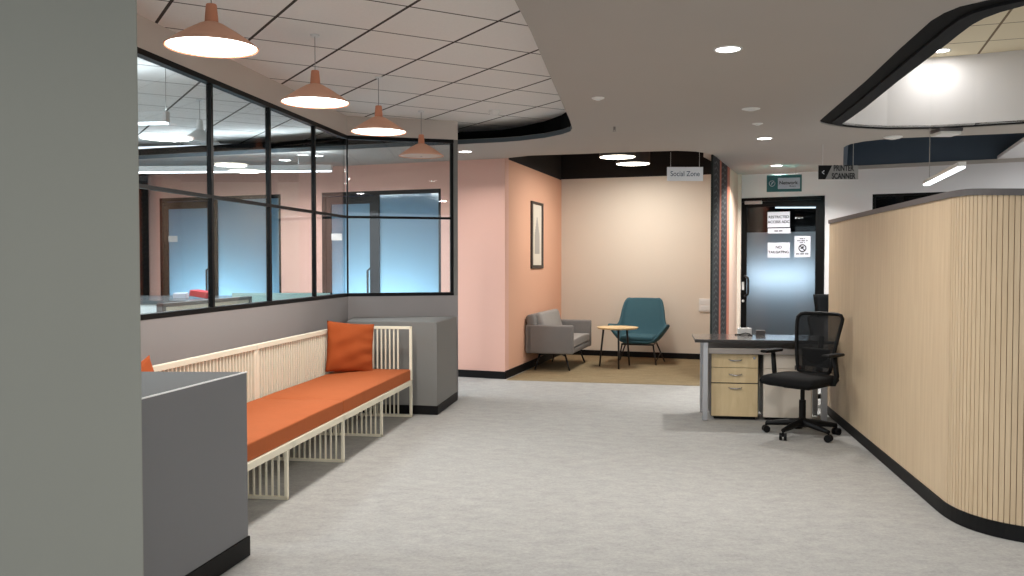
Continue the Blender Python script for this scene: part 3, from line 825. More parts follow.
# linear pendants
def linear(P, Q, z, h, label, wires, w=.06, up=0):
    P, Q = Vector(P), Vector(Q); c = (P+Q)/2; L = (Q-P).length; ang_ = math.atan2((Q-P).y, (Q-P).x)
    root = thing('hanging_light', (c.x, c.y, z), ang_, label, 'linear light', 'hanging linear lights')
    MB().span((-L/2, -w/2, .01), (L/2, w/2, h)).build('housing', 'white_metal', root, bevel=.003)
    MB().span((-L/2+.01, -w/2+.004, -.004), (L/2-.01, w/2-.004, .012)).build('diffuser', 'linear_glow', root)
    for x, zt in wires: MB().tube([(x, 0, h), (x, 0, zt-z)], .003, 6).build('wire', 'wire_grey', root)
    lamp_area('linear_lamp', (c.x, c.y, z-.01), 26*L, L, (.88, .95, 1), (0, 0, ang_), w)
    if up: lamp_area('added_uplight', (c.x, c.y, z+h+.01), up*L, L, (.82, .93, 1), (PI, 0, ang_), w)  # upward light added to brighten the ceiling above
    return root
zl_ = 2.5
a = at_z(332, 171.4, zl_); b = at_z(100, 173.2, zl_)
linear(xy(b), xy(a), zl_, .075, 'long white linear light hanging beyond the glazing before the pink wall', [(-1.0, ZG), (1.0, ZG)], up=4)
a = at_z(168, 123.6, zl_); b = at_z(60, 125.5, zl_)
linear(xy(b), xy(a), zl_, .09, 'short white linear light hanging beyond the first glass bay beside the pillar', [(.42, ZT), (-.4, ZT)], up=4)
a = at_z(962, 167.5, 2.2); b = at_z(926, 185.3, 2.2)
linear(xy(a), xy(b), 2.2, .045, 'slanting white linear light hanging above the wood panelled partition', [(.66, ZG)], .06)

# ------------------------------------------------------------------ wood panelled partition
PHT = 1.80
path = []
for Y in (8.36, 7.8, 7.2, 6.6, 6.0, 5.45, 5.1): path.append(Vector((2.453+.161*(Y-4.9), Y)))
# rounded near end turning to the right
s0 = path[-1]; dir0 = Vector((-.159, -.987))
cpts = [s0, s0+dir0*.36, Vector((2.50, 4.53)), Vector((2.93, 4.37))]
for i in range(1, 25):
    t = i/24; q = ((1-t)**3)*cpts[0]+3*(1-t)**2*t*cpts[1]+3*(1-t)*t*t*cpts[2]+t**3*cpts[3]
    path.append(q)
dirE = (path[-1]-path[-2]).normalized()
path.append(path[-1]+dirE*1.6)
# distance along path
acc = [0]
for a, b in zip(path, path[1:]): acc.append(acc[-1]+(b-a).length)
def on_path(s):
    s = min(max(s, 0), acc[-1]-1e-6)
    for i in range(len(acc)-1):
        if s <= acc[i+1]:
            t = (s-acc[i])/(acc[i+1]-acc[i]); d = (path[i+1]-path[i]).normalized()
            return path[i].lerp(path[i+1], t), d
s_curve = acc[6]+.12
def top_h(s):   # the top runs down a little round the curve
    return 1.815 - .055*max(0, min(1, (s-s_curve-.2)/.8))
po = path[0]
part_ = thing('panelled_partition', (po.x, po.y, 0), 0, 'shoulder high wood panelled partition with a fluted curved end', 'partition')
def wall_sweep(ss, off0, off1, z0, z1fn):
    """solid wall following the path between offsets (positive = away from the hall)"""
    k = MB(); rows = []
    for s in ss:
        p, d = on_path(s); n = Vector((-d.y, d.x))    # left of travel = away from the hall (travel is towards the camera)
        p = p - po
        a, b = p+n*off0, p+n*off1
        z1 = z1fn(s); zz = z0(s) if callable(z0) else z0
        rows.append([k.bm.verts.new(x) for x in ((a.x, a.y, zz), (a.x, a.y, z1), (b.x, b.y, z1), (b.x, b.y, zz))])
    for r, t in zip(rows, rows[1:]):
        for q in range(4): k.bm.faces.new((r[q], t[q], t[(q+1) % 4], r[(q+1) % 4]))
    k.bm.faces.new(rows[0]); k.bm.faces.new(rows[-1][::-1])
    return k
def frange(a, b, st):
    n = max(1, round((b-a)/st)); return [a+(b-a)*i/n for i in range(n+1)]
END = acc[-1]
wall_sweep([0, s_curve*.5, s_curve], 0, .09, .085, top_h).build('veneer_panel', 'veneer', part_)
wall_sweep(frange(s_curve, END, .04), .010, .09, .085, top_h).build('groove_backing', 'groove', part_)
s = s_curve+.001; k = MB(); pitch = .0285
while s+pitch < min(END, s_curve+1.95):
    sub = wall_sweep(frange(s, s+pitch-.0042, .0125), 0, .016, .085, top_h)
    me = bpy.data.meshes.new('t'); sub.bm.to_mesh(me); sub.bm.free(); k.bm.from_mesh(me); bpy.data.meshes.remove(me)
    s += pitch
k.build('fluted_panel', 'veneer_slat', part_)
wall_sweep(frange(0, END, .05), -.010, .10, top_h, lambda s: top_h(s)+.035).build('top_cap', 'cap_grey', part_)
wall_sweep(frange(0, END, .05), -.006, .09, .002, lambda s: .085).build('kick_base', 'black_trim', part_)

# ------------------------------------------------------------------ desk, pedestals, office chairs
D0 = at_z(694.8, 341.8, .728); drz = -math.radians(9.2)
desk = thing('desk', (D0.x, D0.y, 0), drz, 'office desk with a dark glossy top against the panelled partition', 'desk')
DWW, DDD = 1.25, .62
k = MB().span((0, 0, .728), (DWW, DDD, .752)); k.build('desktop', 'desk_top', desk, bevel=.003)
MB().span((.0, -.003, .722), (DWW, .012, .750)).build('edge_band', 'desk_edge', desk, bevel=.003)
for x in (.075, DWW-.13):
    for y in (.05, DDD-.1): MB().span((x, y, 0.001), (x+.05, y+.05, .728)).build('leg', 'aluminium', desk, bevel=.006)
MB().span((.125, .07, .615), (DWW-.13, .10, .668)).build('front_beam', 'desk_beam', desk, bevel=.003)
MB().span((.125, DDD-.08, .40), (DWW-.13, DDD-.062, .70)).build('modesty_panel', 'desk_beam', desk)
def desk_pt(x, y, z=0):
    ca, sa = math.cos(drz), math.sin(drz)
    return (D0.x+ca*x-sa*y, D0.y+sa*x+ca*y, z)
def pedestal(loc, label, front, with_red):
    root = thing('drawer_pedestal', loc, drz, label, 'drawer unit', 'drawer pedestals under the desk')
    W_, D_, H_ = .43, .42, .61
    MB().span((0, .02, .03), (W_, D_, H_)).build('case', 'pedestal_case' if not with_red else front, root, bevel=.003)
    MB().span((.03, .05, .003), (W_-.03, D_-.03, .03)).build('plinth_base', 'black_trim', root)
    zs = ((.035, .335), (.345, .48), (.484, .607))
    for i, (a, b) in enumerate(zs):
        dr = MB().span((.004, 0, a), (W_-.012, .02, b)).build('drawer', front, root, bevel=.002)
        zh = b-.035 if i == 0 else (a+b)/2+.012
        if not with_red:
            MB().tube([(.16, 0, zh), (.168, -.016, zh-.004), (.2, -.02, zh-.008), (.235, -.02, zh-.008), (.267, -.016, zh-.004), (.275, 0, zh)], .0055, 8).build('handle', 'chrome', dr)
    l = MB().lathe([(.001, 0), (.012, 0), (.012, .008), (.001, .008)], n=16).build('lock', 'chrome', root)
    l.matrix_local = Matrix.Translation((W_-.045, 0, .575)) @ Matrix.Rotation(PI/2, 4, 'X')
    if with_red:
        MB().span((.27, -.012, .475), (.36, 0, .515)).build('recessed_pull', 'cap_grey', root, bevel=.004)
        MB().span((.285, -.02, .480), (.325, -.012, .508)).build('key_tag', 'key_red', root, bevel=.003)
pedestal(desk_pt(.155, .13), 'pale wood three drawer pedestal at the left of the desk', 'pedestal_wood', False)
pedestal(desk_pt(.625, .13), 'cream drawer pedestal under the desk behind the office chair', 'pedestal_white', True)

def office_chair(loc, rz, label, headrest, seat_z=.52):
    root = thing('office_chair', loc, rz, label, 'office chair', 'black mesh office chairs')
    # local: front is -y
    def seat_fn(a, b):
        x, y = 2*a-1, 2*b-1
        k_ = (1-abs(x)**5)*(1-abs(y)**5)
        rx = .265*math.copysign(abs(x)**.9, x); ry = .25*math.copysign(abs(y)**.9, y)
        cr = 1-.10*(x*x)*(y*y)
        return rx*cr, ry*cr, k_
    k = MB()
    k.grid(lambda a, b: (lambda q: Vector((q[0], q[1]-.055, seat_z-.045+.045*max(0, q[2])**.4 - .03*max(0, -(2*b-1)-.6)**1.5)))(seat_fn(a, b)), 20, 20)
    k.grid(lambda a, b: (lambda q: Vector((q[0], q[1]-.055, seat_z-.045-.05*max(0, q[2])**.4 - .03*max(0, -(2*b-1)-.6)**1.5)))(seat_fn(a, b)), 20, 20)
    bmesh.ops.remove_doubles(k.bm, verts=k.bm.verts, dist=.0005)
    k.build('seat', 'chair_black', root, smooth=True)
    MB().span((-.13, -.12, seat_z-.12), (.13, .14, seat_z-.06)).build('mechanism', 'chair_plastic', root, bevel=.02)
    # back: ring frame, wide above and narrow below, leaning back
    zb0, zb1 = seat_z-.01, seat_z+.49
    def by(z): return .19+.12*(z-zb0)/(zb1-zb0) + .02*math.sin(PI*(z-zb0)/(zb1-zb0))*-1
    def hw_(t): return .14+.066*min(1, t*1.15)**.8
    outl = []
    for i in range(13): t = i/12*.90+.03; outl.append((hw_(t), t))
    top = [(.182, .985), (.15, 1.0), (0, 1.005)]
    right = outl+top
    loop = [(x, t) for x, t in right] + [(-x, t) for x, t in right[::-1][1:]]
    P3 = [Vector((x, by(zb0+t*(zb1-zb0)) - .035*(abs(x)/.24)**2, zb0+t*(zb1-zb0))) for x, t in loop]
    P3 = P3 + [Vector((-.08, P3[-1].y, zb0)), Vector((.08, P3[0].y, zb0)), P3[0]]
    MB().tube(P3, .0155, 8).build('back_frame', 'chair_plastic', root, smooth=True)
    def bk_fn(a, b):
        t = .02+.97*b; x = (2*a-1)*hw_(t)*(.97 if t < .93 else .97-.9*(t-.93)); z = zb0+t*(zb1-zb0)
        return Vector((x, by(z)-.035*(abs(x)/.24)**2, z))
    MB().grid(bk_fn, 14, 18).build('mesh_back', 'chair_mesh', root, smooth=True, solid=.003)
    MB().box((0, .215, seat_z+.12), (.25, .03, .16)).build('lumbar_pad', 'chair_plastic', root, bevel=.012)
    MB().tube([(0, .10, seat_z-.09), (0, .24, seat_z-.08), (0, .27, seat_z), (0, .285, seat_z+.16), (0, .305, seat_z+.30)], [.03, .034, .03, .026, .02], 10).build('back_support', 'chair_plastic', root, smooth=True)
    for sx in (-1, 1):
        k = MB().tube([(sx*.17, 0.02, seat_z-.07), (sx*.27, .02, seat_z-.06), (sx*.285, .03, seat_z), (sx*.28, .00, seat_z+.16)], [.02, .022, .022, .02], 8)
        ar = k.build('arm_post', 'chair_plastic', root, smooth=True)
        MB().box((sx*.28, -.02, seat_z+.175), (.075, .25, .026)).build('arm_pad', 'chair_plastic', ar, bevel=.011, seg=3)
    MB().tube([(0, 0, .11), (0, 0, .30), (0, 0, .302), (0, 0, seat_z-.1)], [.028, .028, .018, .018], 14).build('gas_lift', 'chair_plastic', root, smooth=False)
    kb = MB().lathe([(.001, .075), (.045, .075), (.045, .135), (.03, .15), (.001, .15)], n=20)
    cast = []
    for i in range(5):
        an = math.radians(6+72*i) - rz; c_, s_ = math.cos(an), math.sin(an)
        kb.tube([(c_*.02, s_*.02, .115), (c_*.18, s_*.18, .098), (c_*.30, s_*.30, .08)], [.032, .026, .018], 8)
        cast.append((c_*.30, s_*.30, an))
    kb.build('star_base', 'chair_plastic', root, bevel=0)
    for x, y, an in cast:
        R = Matrix.Rotation(an+PI/2+.5, 3, 'Z')
        k = MB()
        for sd in (-.018, .018):
            c = Vector((x, y, .031)) + R @ Vector((sd, 0, 0))
            a = R @ Vector((.011, 0, 0))
            k.tube([c-a, c+a], .030, 16)
        k.tube([(x, y, .03), (x, y, .085)], .008, 8)
        k.build('castor', 'chair_plastic', root)
    if headrest:
        MB().grid(lambda a, b: Vector(((2*a-1)*(.15-.045*(1-b)), .31+.02*(1-b)-.04*(2*a-1)**2, zb1-.03+.24*b)), 10, 6).build('headrest', 'chair_black', root, smooth=True, solid=.035)
        MB().tube([(0, .305, zb1-.05), (0, .345, zb1+.04), (0, .33, zb1+.13)], .014, 8).build('headrest_stem', 'chair_plastic', root, smooth=True)
    return root
office_chair((2.43, 7.33, 0), -math.radians(48), 'black mesh office chair with armrests in front of the desk', False)
ch2 = at_y(811, 300, 8.98)
office_chair((ch2.x+.215, 8.76, 0), math.radians(4), 'black chair behind the desk, only its headrest showing beside the partition', True, .42)

# small things at the back of the desktop
o = MB().span((0, 0, 0), (.13, .06, .065)).build('white_box', 'white_plastic', bevel=.004); tag(o, 'small white box at the back left of the desktop', 'box')
o.location = desk_pt(.43, .55, .7525); o.rotation_euler = (0, 0, drz)
o = MB().tube([(0, 0, .005), (.05, .01, .006), (.10, -.012, .02), (.135, -.005, .012), (.15, -.02, .004), (.12, -.05, .004), (.16, -.055, .004)], .0048, 8).build('desk_piece', 'black_metal', smooth=True)  # stand-in for a dark shape like a chair base
tag(o, 'short bent black piece on the desktop by the white box', 'cable'); o.location = desk_pt(.40, .53, .7525); o.rotation_euler = (0, 0, drz)
o = MB()
for i in range(5): o.box((.045+random.uniform(-.003, .003), .03, .004+.009*i), (.085, .05, .008))
o = o.build('card_stack', 'cap_grey'); tag(o, 'low grey stack of cards beside the white box on the desktop', 'stack'); o.location = desk_pt(.60, .55, .7525); o.rotation_euler = (0, 0, drz)

# ------------------------------------------------------------------ lounge niche furniture
# grey armchair, back against the orange wall; local +x along the wall (away from camera), front is -y
an = math.atan2((OR1-OR0).y, (OR1-OR0).x)
base = at_wall(526, 350, OR0, OR1)
tt = OR0 + (OR1-OR0).normalized()*((11.72-OR0.y)/((OR1-OR0).normalized().y))
nO = Vector(((OR1-OR0).y, -(OR1-OR0).x)).normalized()
ac = thing('armchair', (tt.x+nO.x*.014, tt.y+nO.y*.014, 0), an, 'grey upholstered armchair with its back to the orange wall', 'armchair')
AW, AD = 1.28, .65     # along the wall, depth
# local y: wall at 0, front at -AD
def soft(k, name, m, parent, bev=.02): return k.build(name, m, parent, bevel=bev, seg=4, smooth=True)
for x in (0, AW-.10):
    soft(MB().span((x, -AD, .235), (x+.10, -.02, .615)), 'arm', 'chair_grey', ac, .022)
soft(MB().span((.0, -.10, .235), (AW, 0, .62)), 'back', 'chair_grey', ac, .022)
soft(MB().span((.10, -AD+.01, .235), (AW-.10, -.08, .32)), 'seat_base', 'chair_grey', ac, .02)
k = MB().span((.105, -AD+.005, .32), (AW-.105, -.2, .425))
bmesh.ops.subdivide_edges(k.bm, edges=k.bm.edges, cuts=5, use_grid_fill=True)
for v in k.bm.verts:
    if v.co.z > .42: v.co.z += .018*(1-((v.co.x-AW/2)/(AW/2-.1))**2)
soft(k, 'seat_cushion', 'chair_grey_light', ac, .03)
k = MB().box((AW/2, -.165, .585), (AW-.215, .14, .38), Matrix.Rotation(-.26, 3, 'X'))
soft(k, 'back_cushion', 'chair_grey_light', ac, .05)
soft(MB().box((AW/2, -.075, .645), (AW-.02, .13, .22), Matrix.Rotation(-.16, 3, 'X')), 'back_top', 'chair_grey', ac, .05)
MB().span((.15, -AD+.12, .215), (AW-.15, -.12, .236)).build('base_bar', 'black_metal', ac, bevel=.004)
MB().bar((.2, -AD+.15, .20), (AW-.2, -.16, .20), .03, .02).bar((.2, -.16, .20), (AW-.2, -AD+.15, .20), .03, .02).build('cross_bar', 'black_metal', ac)
for x, y, ox_, oy_ in ((.20, -AD+.15, -.06, -.08), (AW-.20, -AD+.15, .06, -.08), (.20, -.16, -.06, .06), (AW-.20, -.16, .06, .06)):
    MB().tube([(x, y, .225), (x+ox_, y+oy_, .003)], [.014, .010], 10).build('leg', 'black_metal', ac, smooth=True)

# round side table
tc_ = at_z(617.5, 365.5, 0); tz = .556
tx = at_z(617.5, 327, tz)
tbl = thing('side_table', (tx.x, tx.y, 0), 0, 'small round wood topped side table between the two lounge chairs', 'table')
MB().lathe([(.001, tz-.022), (.27, tz-.022), (.285, tz-.006), (.285, tz), (.001, tz)], n=56).build('tabletop', 'table_wood', tbl)
TL = (-1.62, .72, 2.85)
for a in TL:
    MB().tube([(.195*math.cos(a), .195*math.sin(a), tz-.02), (.25*math.cos(a), .25*math.sin(a), .003)], [.015, .011], 10).build('leg', 'black_metal', tbl, smooth=True)
MB().tube([(.19*math.cos(a), .19*math.sin(a), tz-.027) for a in TL+TL[:1]], .008, 8).build('brace', 'black_metal', tbl)

# teal lounge chair facing the camera
tcx = at_y(642.5, 340, 12.55)
tl = thing('lounge_chair', (tcx.x-.02, 12.66, 0), -.30, 'teal wing armed lounge chair against the cream wall', 'lounge chair')
rows = [  # y, z, flat half width, outer half width, outer rise, outer y shift
    (-.30, .325, .20, .39, .245, .02), (-.20, .315, .21, .40, .26, .0), (-.05, .31, .215, .40, .255, .0), (.10, .315, .22, .38, .235, -.0),
    (.19, .385, .225, .33, .16, -.03), (.235, .50, .23, .315, .085, -.055), (.265, .60, .225, .30, .03, -.06), (.30, .72, .22, .29, .01, -.05),
    (.335, .84, .205, .268, .0, -.04), (.355, .905, .19, .245, -.005, -.03), (.36, .925, .15, .20, -.005, -.02)]
us = (-1, -.86, -.72, -.5, -.25, 0, .25, .5, .72, .86, 1)
k = MB(); vv = []
for (y, z, fw, ow, rise, ys) in rows:
    r = []
    for u in us:
        a = abs(u); sg = 1 if u >= 0 else -1
        if a <= .5: x = fw*a/.5; dz = 0; dy = 0
        else:
            t = (a-.5)/.5; x = fw+(ow-fw)*t; dz = rise*t**1.1; dy = ys*t*t
        r.append(k.bm.verts.new((sg*x*1.07, y+dy, z+dz)))
    vv.append(r)
for a, b in zip(vv, vv[1:]):
    for i in range(len(us)-1): k.bm.faces.new((a[i], a[i+1], b[i+1], b[i]))
sh = k.build('shell', 'teal_cloth', tl, smooth=True)
md = sh.modifiers.new('solid', 'SOLIDIFY'); md.thickness = .05; md.offset = 0
md = sh.modifiers.new('sub', 'SUBSURF'); md.levels = 2; md.render_levels = 2
soft(MB().span((-.235, -.30, .335), (.235, .17, .41)), 'seat_cushion', 'teal_cloth', tl, .028)
MB().tube([(-.22, -.24, .285), (.22, -.24, .285), (.22, .16, .285), (-.22, .16, .285), (-.22, -.24, .285)], .012, 8).build('base_frame', 'black_metal', tl)
for sx in (-1, 1):
    MB().tube([(sx*.22, -.22, .285), (sx*.27, -.27, .003)], [.012, .009], 8).build('leg', 'black_metal', tl, smooth=True)
    MB().tube([(sx*.22, .12, .285), (sx*.33, .20, .003)], [.012, .009], 8).build('leg', 'black_metal', tl, smooth=True)
    MB().tube([(sx*.262, -.262, .05), (sx*.30, .0, .16), (sx*.29, .17, .14)], .007, 8).build('side_rail', 'black_metal', tl, smooth=True)

# picture on the orange wall
a = at_wall(530.2, 200.7, OR0, OR1); b = at_wall(542, 267, OR0, OR1); c2 = at_wall(530.2, 268.6, OR0, OR1)
pwid = (b.xy-a.xy).length; ph_ = a.z-c2.z
pr = thing('framed_picture', (a.x+nO.x*.012, a.y+nO.y*.012, c2.z), an, 'tall narrow black framed picture on the orange wall', 'picture')
f_ = .075 if pwid > .5 else .05
MB().span((0, -.012, 0), (f_, .012, ph_)).span((pwid-f_, -.012, 0), (pwid, .012, ph_)).span((0, -.012, 0), (pwid, .012, .045)).span((0, -.012, ph_-.035), (pwid, .012, ph_)).build('frame', 'picture_black', pr, bevel=.002)
MB().span((f_-.005, 0, .03), (pwid-f_+.005, .006, ph_-.03)).build('print', 'art_paper', pr)
k = MB(); w2 = pwid/2
k.span((w2-.13, -.0015, ph_*.22), (w2+.13, .001, ph_*.50))
k.lathe([(.10, 0), (.09, .1), (.02, .22), (.004, .30)], (w2, 0, 0), 3) if False else None
for i in range(6): k.span((w2-.12+.02*i, -.0015, ph_*(.50+.045*i)), (w2+.12-.02*i, .001, ph_*(.545+.045*i)))
k.build('drawing', 'art_grey', pr)

# switch plate on the cream wall
sw = at_wall(705, 305, BK0, BK1); bka = math.atan2((BK1-BK0).y, (BK1-BK0).x)
r = thing('switch_plate', (sw.x, sw.y-.012, sw.z), bka, 'white double switch plate on the cream wall behind the desk corner', 'switch plate')
MB().span((-.09, -.012, -.10), (.09, .008, .095)).build('plate', 'white_plastic', r, bevel=.006)
MB().span((-.07, -.017, .01), (.07, -.010, .075)).span((-.07, -.017, -.08), (.07, -.010, -.015)).build('rocker', 'white_metal', r, bevel=.003)

# ------------------------------------------------------------------ signs
def hang(root, xs, z0, zt, m='cable_white', r=.0025):
    for x in xs: MB().tube([(x, 0, z0), (x, 0, zt)], r, 6).build('hanging_wire', m, root)
q0 = at_y(667, 181, 10.45); q1 = at_y(703, 167, 10.45)
w_ = q1.x-q0.x; h_ = q1.z-q0.z
sg = thing('hanging_sign', ((q0.x+q1.x)/2, 10.45, q0.z), 0, 'white hanging sign lettered Social Zone before the niche', 'sign', 'signs hanging from the ceiling')
MB().span((-w_/2, -.006, 0), (w_/2, .006, h_)).build('board', 'sign_white', sg, bevel=.002)
text('Social Zone', .085, 'ink_blue', sg, (0, -.0075, h_/2), sx=.86)
hang(sg, (-w_*.4, w_*.4), h_, ZG-q0.z+.02)
# teal network sign
YN = 11.6
q0 = at_y(767.3, 191.8, YN); q1 = at_y(801, 174.8, YN); w_ = q1.x-q0.x; h_ = q1.z-q0.z
sg = thing('hanging_sign', ((q0.x+q1.x)/2, YN, q0.z), -.25, 'teal hanging sign with a pale panel above the restricted door', 'sign', 'signs hanging from the ceiling')
MB().span((-w_/2, -.008, 0), (w_/2, .008, h_)).build('board', 'sign_teal', sg, bevel=.002)
MB().span((-w_*.18, -.0095, h_*.17), (w_*.45, -.006, h_*.82)).build('panel', 'sign_panel', sg, bevel=.006)
text('Network', .062, 'ink', sg, (w_*.12, -.0105, h_*.52), bold=.0012)
text('Room', .032, 'ink', sg, (w_*.24, -.0105, h_*.32))
k = MB()
k.tube([(-w_*.345+.036*math.cos(t*PI/12), -.0095, h_*.5+.036*math.sin(t*PI/12)) for t in range(3, 27)], .004, 6)
k.tube([(-w_*.345-.014, -.0095, h_*.5-.018), (-w_*.345+.004, -.0095, h_*.5+.01), (-w_*.345+.022, -.0095, h_*.5+.022)], [.003, .009, .003], 6)
k.build('emblem', 'sign_panel', sg)
hang(sg, (w_*.33,), h_, ZG-q0.z, 'wire_grey')
# printer scanner sign
YP = 9.6
q0 = at_y(818.2, 179.4, YP); q1 = at_y(858.3, 165.4, YP); w_ = q1.x-q0.x; h_ = q1.z-q0.z
sg = thing('hanging_sign', ((q0.x+q1.x)/2, YP, q0.z), 0, 'grey and black hanging sign reading PRINTER SCANNER with an arrow', 'sign', 'signs hanging from the ceiling')
MB().span((-w_/2, -.006, 0), (w_/2, .006, h_)).build('board', 'sign_grey', sg, bevel=.002)
k = MB(); pv = [(-w_/2, 0), (-w_*.33, 0), (-w_*.16, h_), (-w_/2, h_)]
a_ = [k.bm.verts.new((x, -.0078, z)) for x, z in pv]; b_ = [k.bm.verts.new((x, -.004, z)) for x, z in pv]
k.bm.faces.new(a_); k.bm.faces.new(b_[::-1])
for i in range(4): k.bm.faces.new((a_[i], b_[i], b_[(i+1) % 4], a_[(i+1) % 4]))
k.build('black_field', 'black_frame', sg)
MB().tube([(-w_*.36, -.009, h_*.62), (-w_*.41, -.009, h_*.5), (-w_*.36, -.009, h_*.38)], .004, 6).build('arrow', 'sign_white', sg)
text('PRINTER\nSCANNER', .086, 'ink', sg, (w_*.125, -.0085, h_*.50), bold=.0028, sx=.66)
hang(sg, (-w_*.39, w_*.37), h_, ZG-q0.z+.02)

# papers on the restricted door
def paper(u0, v0, u1, v1, label, lines, extra=None):
    a = dwall(u0, v0); b = dwall(u1, v1)
    wv = (b.xy-a.xy).length; hv = a.z-b.z
    nrm = Vector((DWD.y, -DWD.x)); p = a.xy
    # stuck on the outside of the glass
    pos = p - nrm*.030
    r = thing('paper_notice', (pos.x, pos.y, b.z), dang, label, 'notice', 'notices on the restricted door')
    MB().span((0, -.001, 0), (wv, .001, hv)).build('sheet', 'paper', r)
    for body, sz, fx, fz in lines: text(body, sz, 'ink', r, (wv*fx, -.0022, hv*fz), bold=sz*.026)
    if extra: extra(r, wv, hv)
def bars(r, wv, hv, rows):
    # lines of print too small to read in the photograph
    k = MB()
    for fx, fz, fw, th_ in rows:
        n_ = max(3, int(fw*wv/.012)); x0 = wv*(fx-fw/2)
        for i in range(n_):
            if i % 5 == 4: continue
            k.span((x0+fw*wv*i/n_, -.0022, hv*fz-th_/2), (x0+fw*wv*(i+.7)/n_, -.001, hv*fz+th_/2))
    k.build('small_print', 'ink', r)
paper(767.2, 212, 789.4, 227, 'white notice reading RESTRICTED ACCESS ADC, topmost on the restricted door', [('RESTRICTED', .052, .5, .66), ('ACCESS ADC', .052, .5, .34)])
paper(767.4, 228.4, 790, 233.2, 'narrow white paper strip just under the topmost notice on the door', [], lambda r, wv, hv: bars(r, wv, hv, ((.5, .5, .4, .02),)))
paper(767.2, 242.6, 789.4, 257.6, 'white notice reading NO TAILGATING on the frosted part of the door', [('NO', .055, .5, .68), ('TAILGATING', .050, .5, .36)])
def ban(r, wv, hv):
    k = MB(); c = (wv*.5, hv*.43); R_ = wv*.22
    k.tube([(c[0]+R_*math.cos(t*PI/14), -.003, c[1]+R_*math.sin(t*PI/14)) for t in range(29)], .007, 6)
    k.tube([(c[0]-R_*.7, -.003, c[1]+R_*.7), (c[0]+R_*.7, -.003, c[1]-R_*.7)], .007, 6)
    k.tube([(c[0]-R_*.45, -.003, c[1]-R_*.15), (c[0]+R_*.1, -.003, c[1]+R_*.35), (c[0]+R_*.45, -.003, c[1]+R_*.25)], .010, 6)
    k.build('ban_symbol', 'ink', r)
    bars(r, wv, hv, ((.5, .88, .35, .016), (.5, .78, .66, .018), (.5, .69, .35, .014), (.52, .16, .84, .022)))
paper(794.2, 236, 810, 257.2, 'upright white notice with a crossed out circle symbol on the door', [], ban)

# ------------------------------------------------------------------ ceiling fittings
def disc(u, v, r, z, label, m='white_plastic', h=.012):
    p = at_z(u, v, z-h*.5)
    root = thing('smoke_detector', (p.x, p.y, z), 0, label, 'detector', 'white ceiling detectors')
    MB().lathe([(r, 0), (r, -h*.4), (r*.75, -h), (.001, -h)], n=32).build('housing', m, root, smooth=False)
    MB().lathe([(r*.4, -h), (r*.38, -h-.008), (.001, -h-.008)], n=20).build('sensor', 'white_metal', root)
disc(598, 98.5, .05, ZG, 'small white round detector alone on the plain ceiling left of centre')
disc(751, 109.3, .075, ZG, 'flat white round detector on the plain ceiling before the small downlights', h=.009)
disc(757.5, 124, .05, ZG, 'pale small disc on the ceiling between detector and downlight', h=.008)
disc(893, 137.6, .09, ZG, 'low pale disc on the ceiling edge before the navy recess', h=.02)
disc(494.5, 112.5, .055, ZT, 'white detector on the tiled ceiling near its curved corner', h=.045)
p = at_z(614.5, 129, ZG-.02)
r = thing('ceiling_sprinkler', (p.x, p.y, ZG), 0, 'small metal sprinkler head on the plain ceiling before the niche', 'sprinkler')
MB().tube([(0, 0, 0), (0, 0, -.03)], .012, 10).build('body', 'wire_grey', r); MB().lathe([(.001, -.045), (.018, -.045), (.018, -.042), (.001, -.042)], n=16).build('deflector', 'wire_grey', r)
MB().tube([(-.01, 0, -.03), (-.012, 0, -.038), (0, 0, -.045)], .003, 6).tube([(.01, 0, -.03), (.012, 0, -.038), (0, 0, -.045)], .003, 6).build('yoke', 'wire_grey', r)
p = at_z(946, 133.5, ZG-.04)
r = thing('ceiling_unit', (p.x, p.y, ZG), 0, 'square ceiling unit with a dark rim before the navy recess', 'ceiling unit')
MB().span((-.11, -.11, -.03), (.11, .11, 0)).build('rim', 'cap_grey', r, bevel=.004)
MB().span((-.10, -.10, -.06), (.10, .10, -.03)).build('body', 'white_plastic', r, bevel=.006)

# ------------------------------------------------------------------ things in the glazed room
a = at_z(162, 303.6, 1.12); b = at_z(252, 296.2, 1.12)
d = (b-a); L_ = d.xy.length; ang_ = math.atan2(d.y, d.x)
r = thing('desk_screen', (a.x, a.y, 0), ang_, 'cream desk screen in a grey frame behind the second glass bay', 'desk screen')
MB().span((0, 0, .0), (.06, .05, 1.12)).span((L_-.05, 0, .0), (L_, .05, 1.12)).span((0, 0, 1.09), (L_, .05, 1.12)).span((0, 0, .1), (L_, .05, .14)).build('frame', 'screen_grey', r, bevel=.002)
MB().span((.06, .01, .14), (L_-.05, .04, 1.09)).build('panel', 'screen_cream', r)
c0 = at_z(208, 300.5, 1.04); 
r = thing('counter', (c0.x-1.9, c0.y, 0), .0, 'white counter with a dark glossy top beyond the first glass bay', 'counter')
MB().span((-.6, 0, .0), (1.88, 1.4, 1.0)).build('body', 'counter_white', r, bevel=.003)
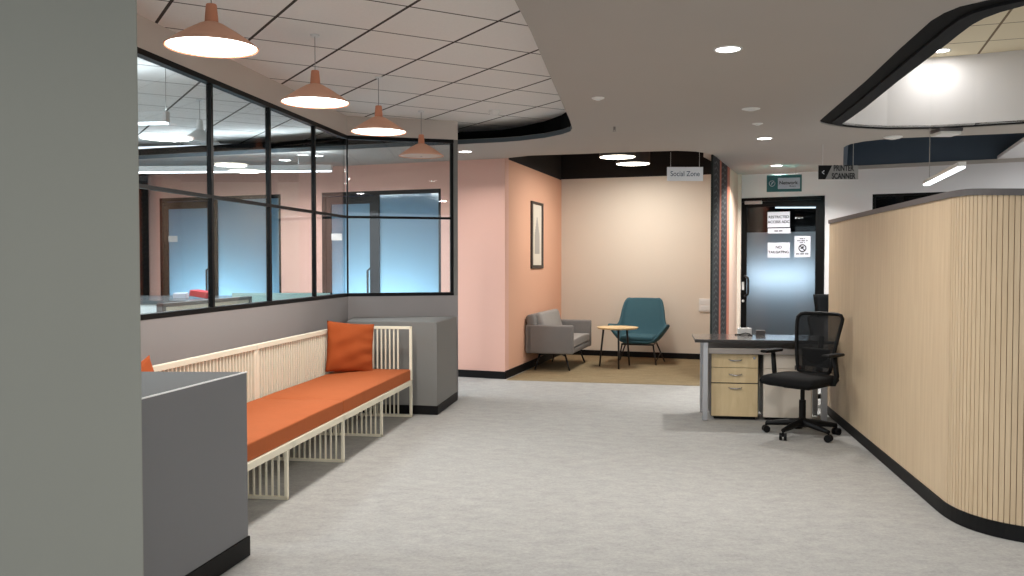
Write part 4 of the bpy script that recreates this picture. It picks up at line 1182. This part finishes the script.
MB().span((-.62, -.02, 1.0), (1.9, 1.42, 1.04)).build('top', 'counter_dark', r, bevel=.003)
p = at_z(199, 298.5, 1.045)
o = MB().box((0, 0, .035), (.22, .16, .07), Matrix.Rotation(.12, 3, 'Y')).build('red_box', 'book_red', bevel=.006); tag(o, 'red packet lying on the end of the dark counter top', 'packet'); o.location = (p.x-.02, p.y+.15, 1.056); o.rotation_euler = (0, 0, -.3)
o = MB().box((0, 0, .03), (.14, .2, .06)).build('paper_pack', 'paper', bevel=.003); tag(o, 'white paper pack left of the red packet on the counter', 'packet'); o.location = (p.x-.27, p.y+.18, 1.041); o.rotation_euler = (0, 0, .2)
a = at_z(232, 293, 1.12); b = at_z(330, 293, 1.12)
r = thing('desk_screen', (a.x, a.y, 0), 0, 'pale frosted glass desk screen behind the third glass bay', 'desk screen')
MB().span((0, 0, .55), (b.x-a.x, .012, 1.12)).build('panel', 'desk_film', r)
for x in (.08, b.x-a.x-.1): MB().span((x, -.01, .0), (x+.03, .02, .6)).build('post', 'screen_grey', r)
# patterned pillar seen at the left edge of the glazing
k = at_wall(143.5, 240, PK0, PK1)
o = struct(MB().box((0, 0, ZG/2), (.16, .1, ZG)).build('pillar_patterned', 'black_reveal')); o.location = (k.x+.02, k.y-.10, 0); o.rotation_euler = (0, 0, ang)

# ------------------------------------------------------------------ soft world fill added through the side left open behind the camera
w = bpy.data.worlds.new('world'); scene.world = w; w.use_nodes = True
bg = w.node_tree.nodes['Background']; bg.inputs[0].default_value = (.86, .93, 1, 1); bg.inputs[1].default_value = 1.7

scene.view_settings.view_transform = 'Standard'
scene.view_settings.look = 'None'
scene.view_settings.exposure = 0.12
scene.view_settings.gamma = 1
scene.view_settings.use_curve_mapping = False
scene.cycles.use_denoising = True
scene.cycles.max_bounces = 10; scene.cycles.diffuse_bounces = 5; scene.cycles.transparent_max_bounces = 24
scene.cycles.sample_clamp_indirect = 6
scene.cycles.caustics_reflective = False; scene.cycles.caustics_refractive = False
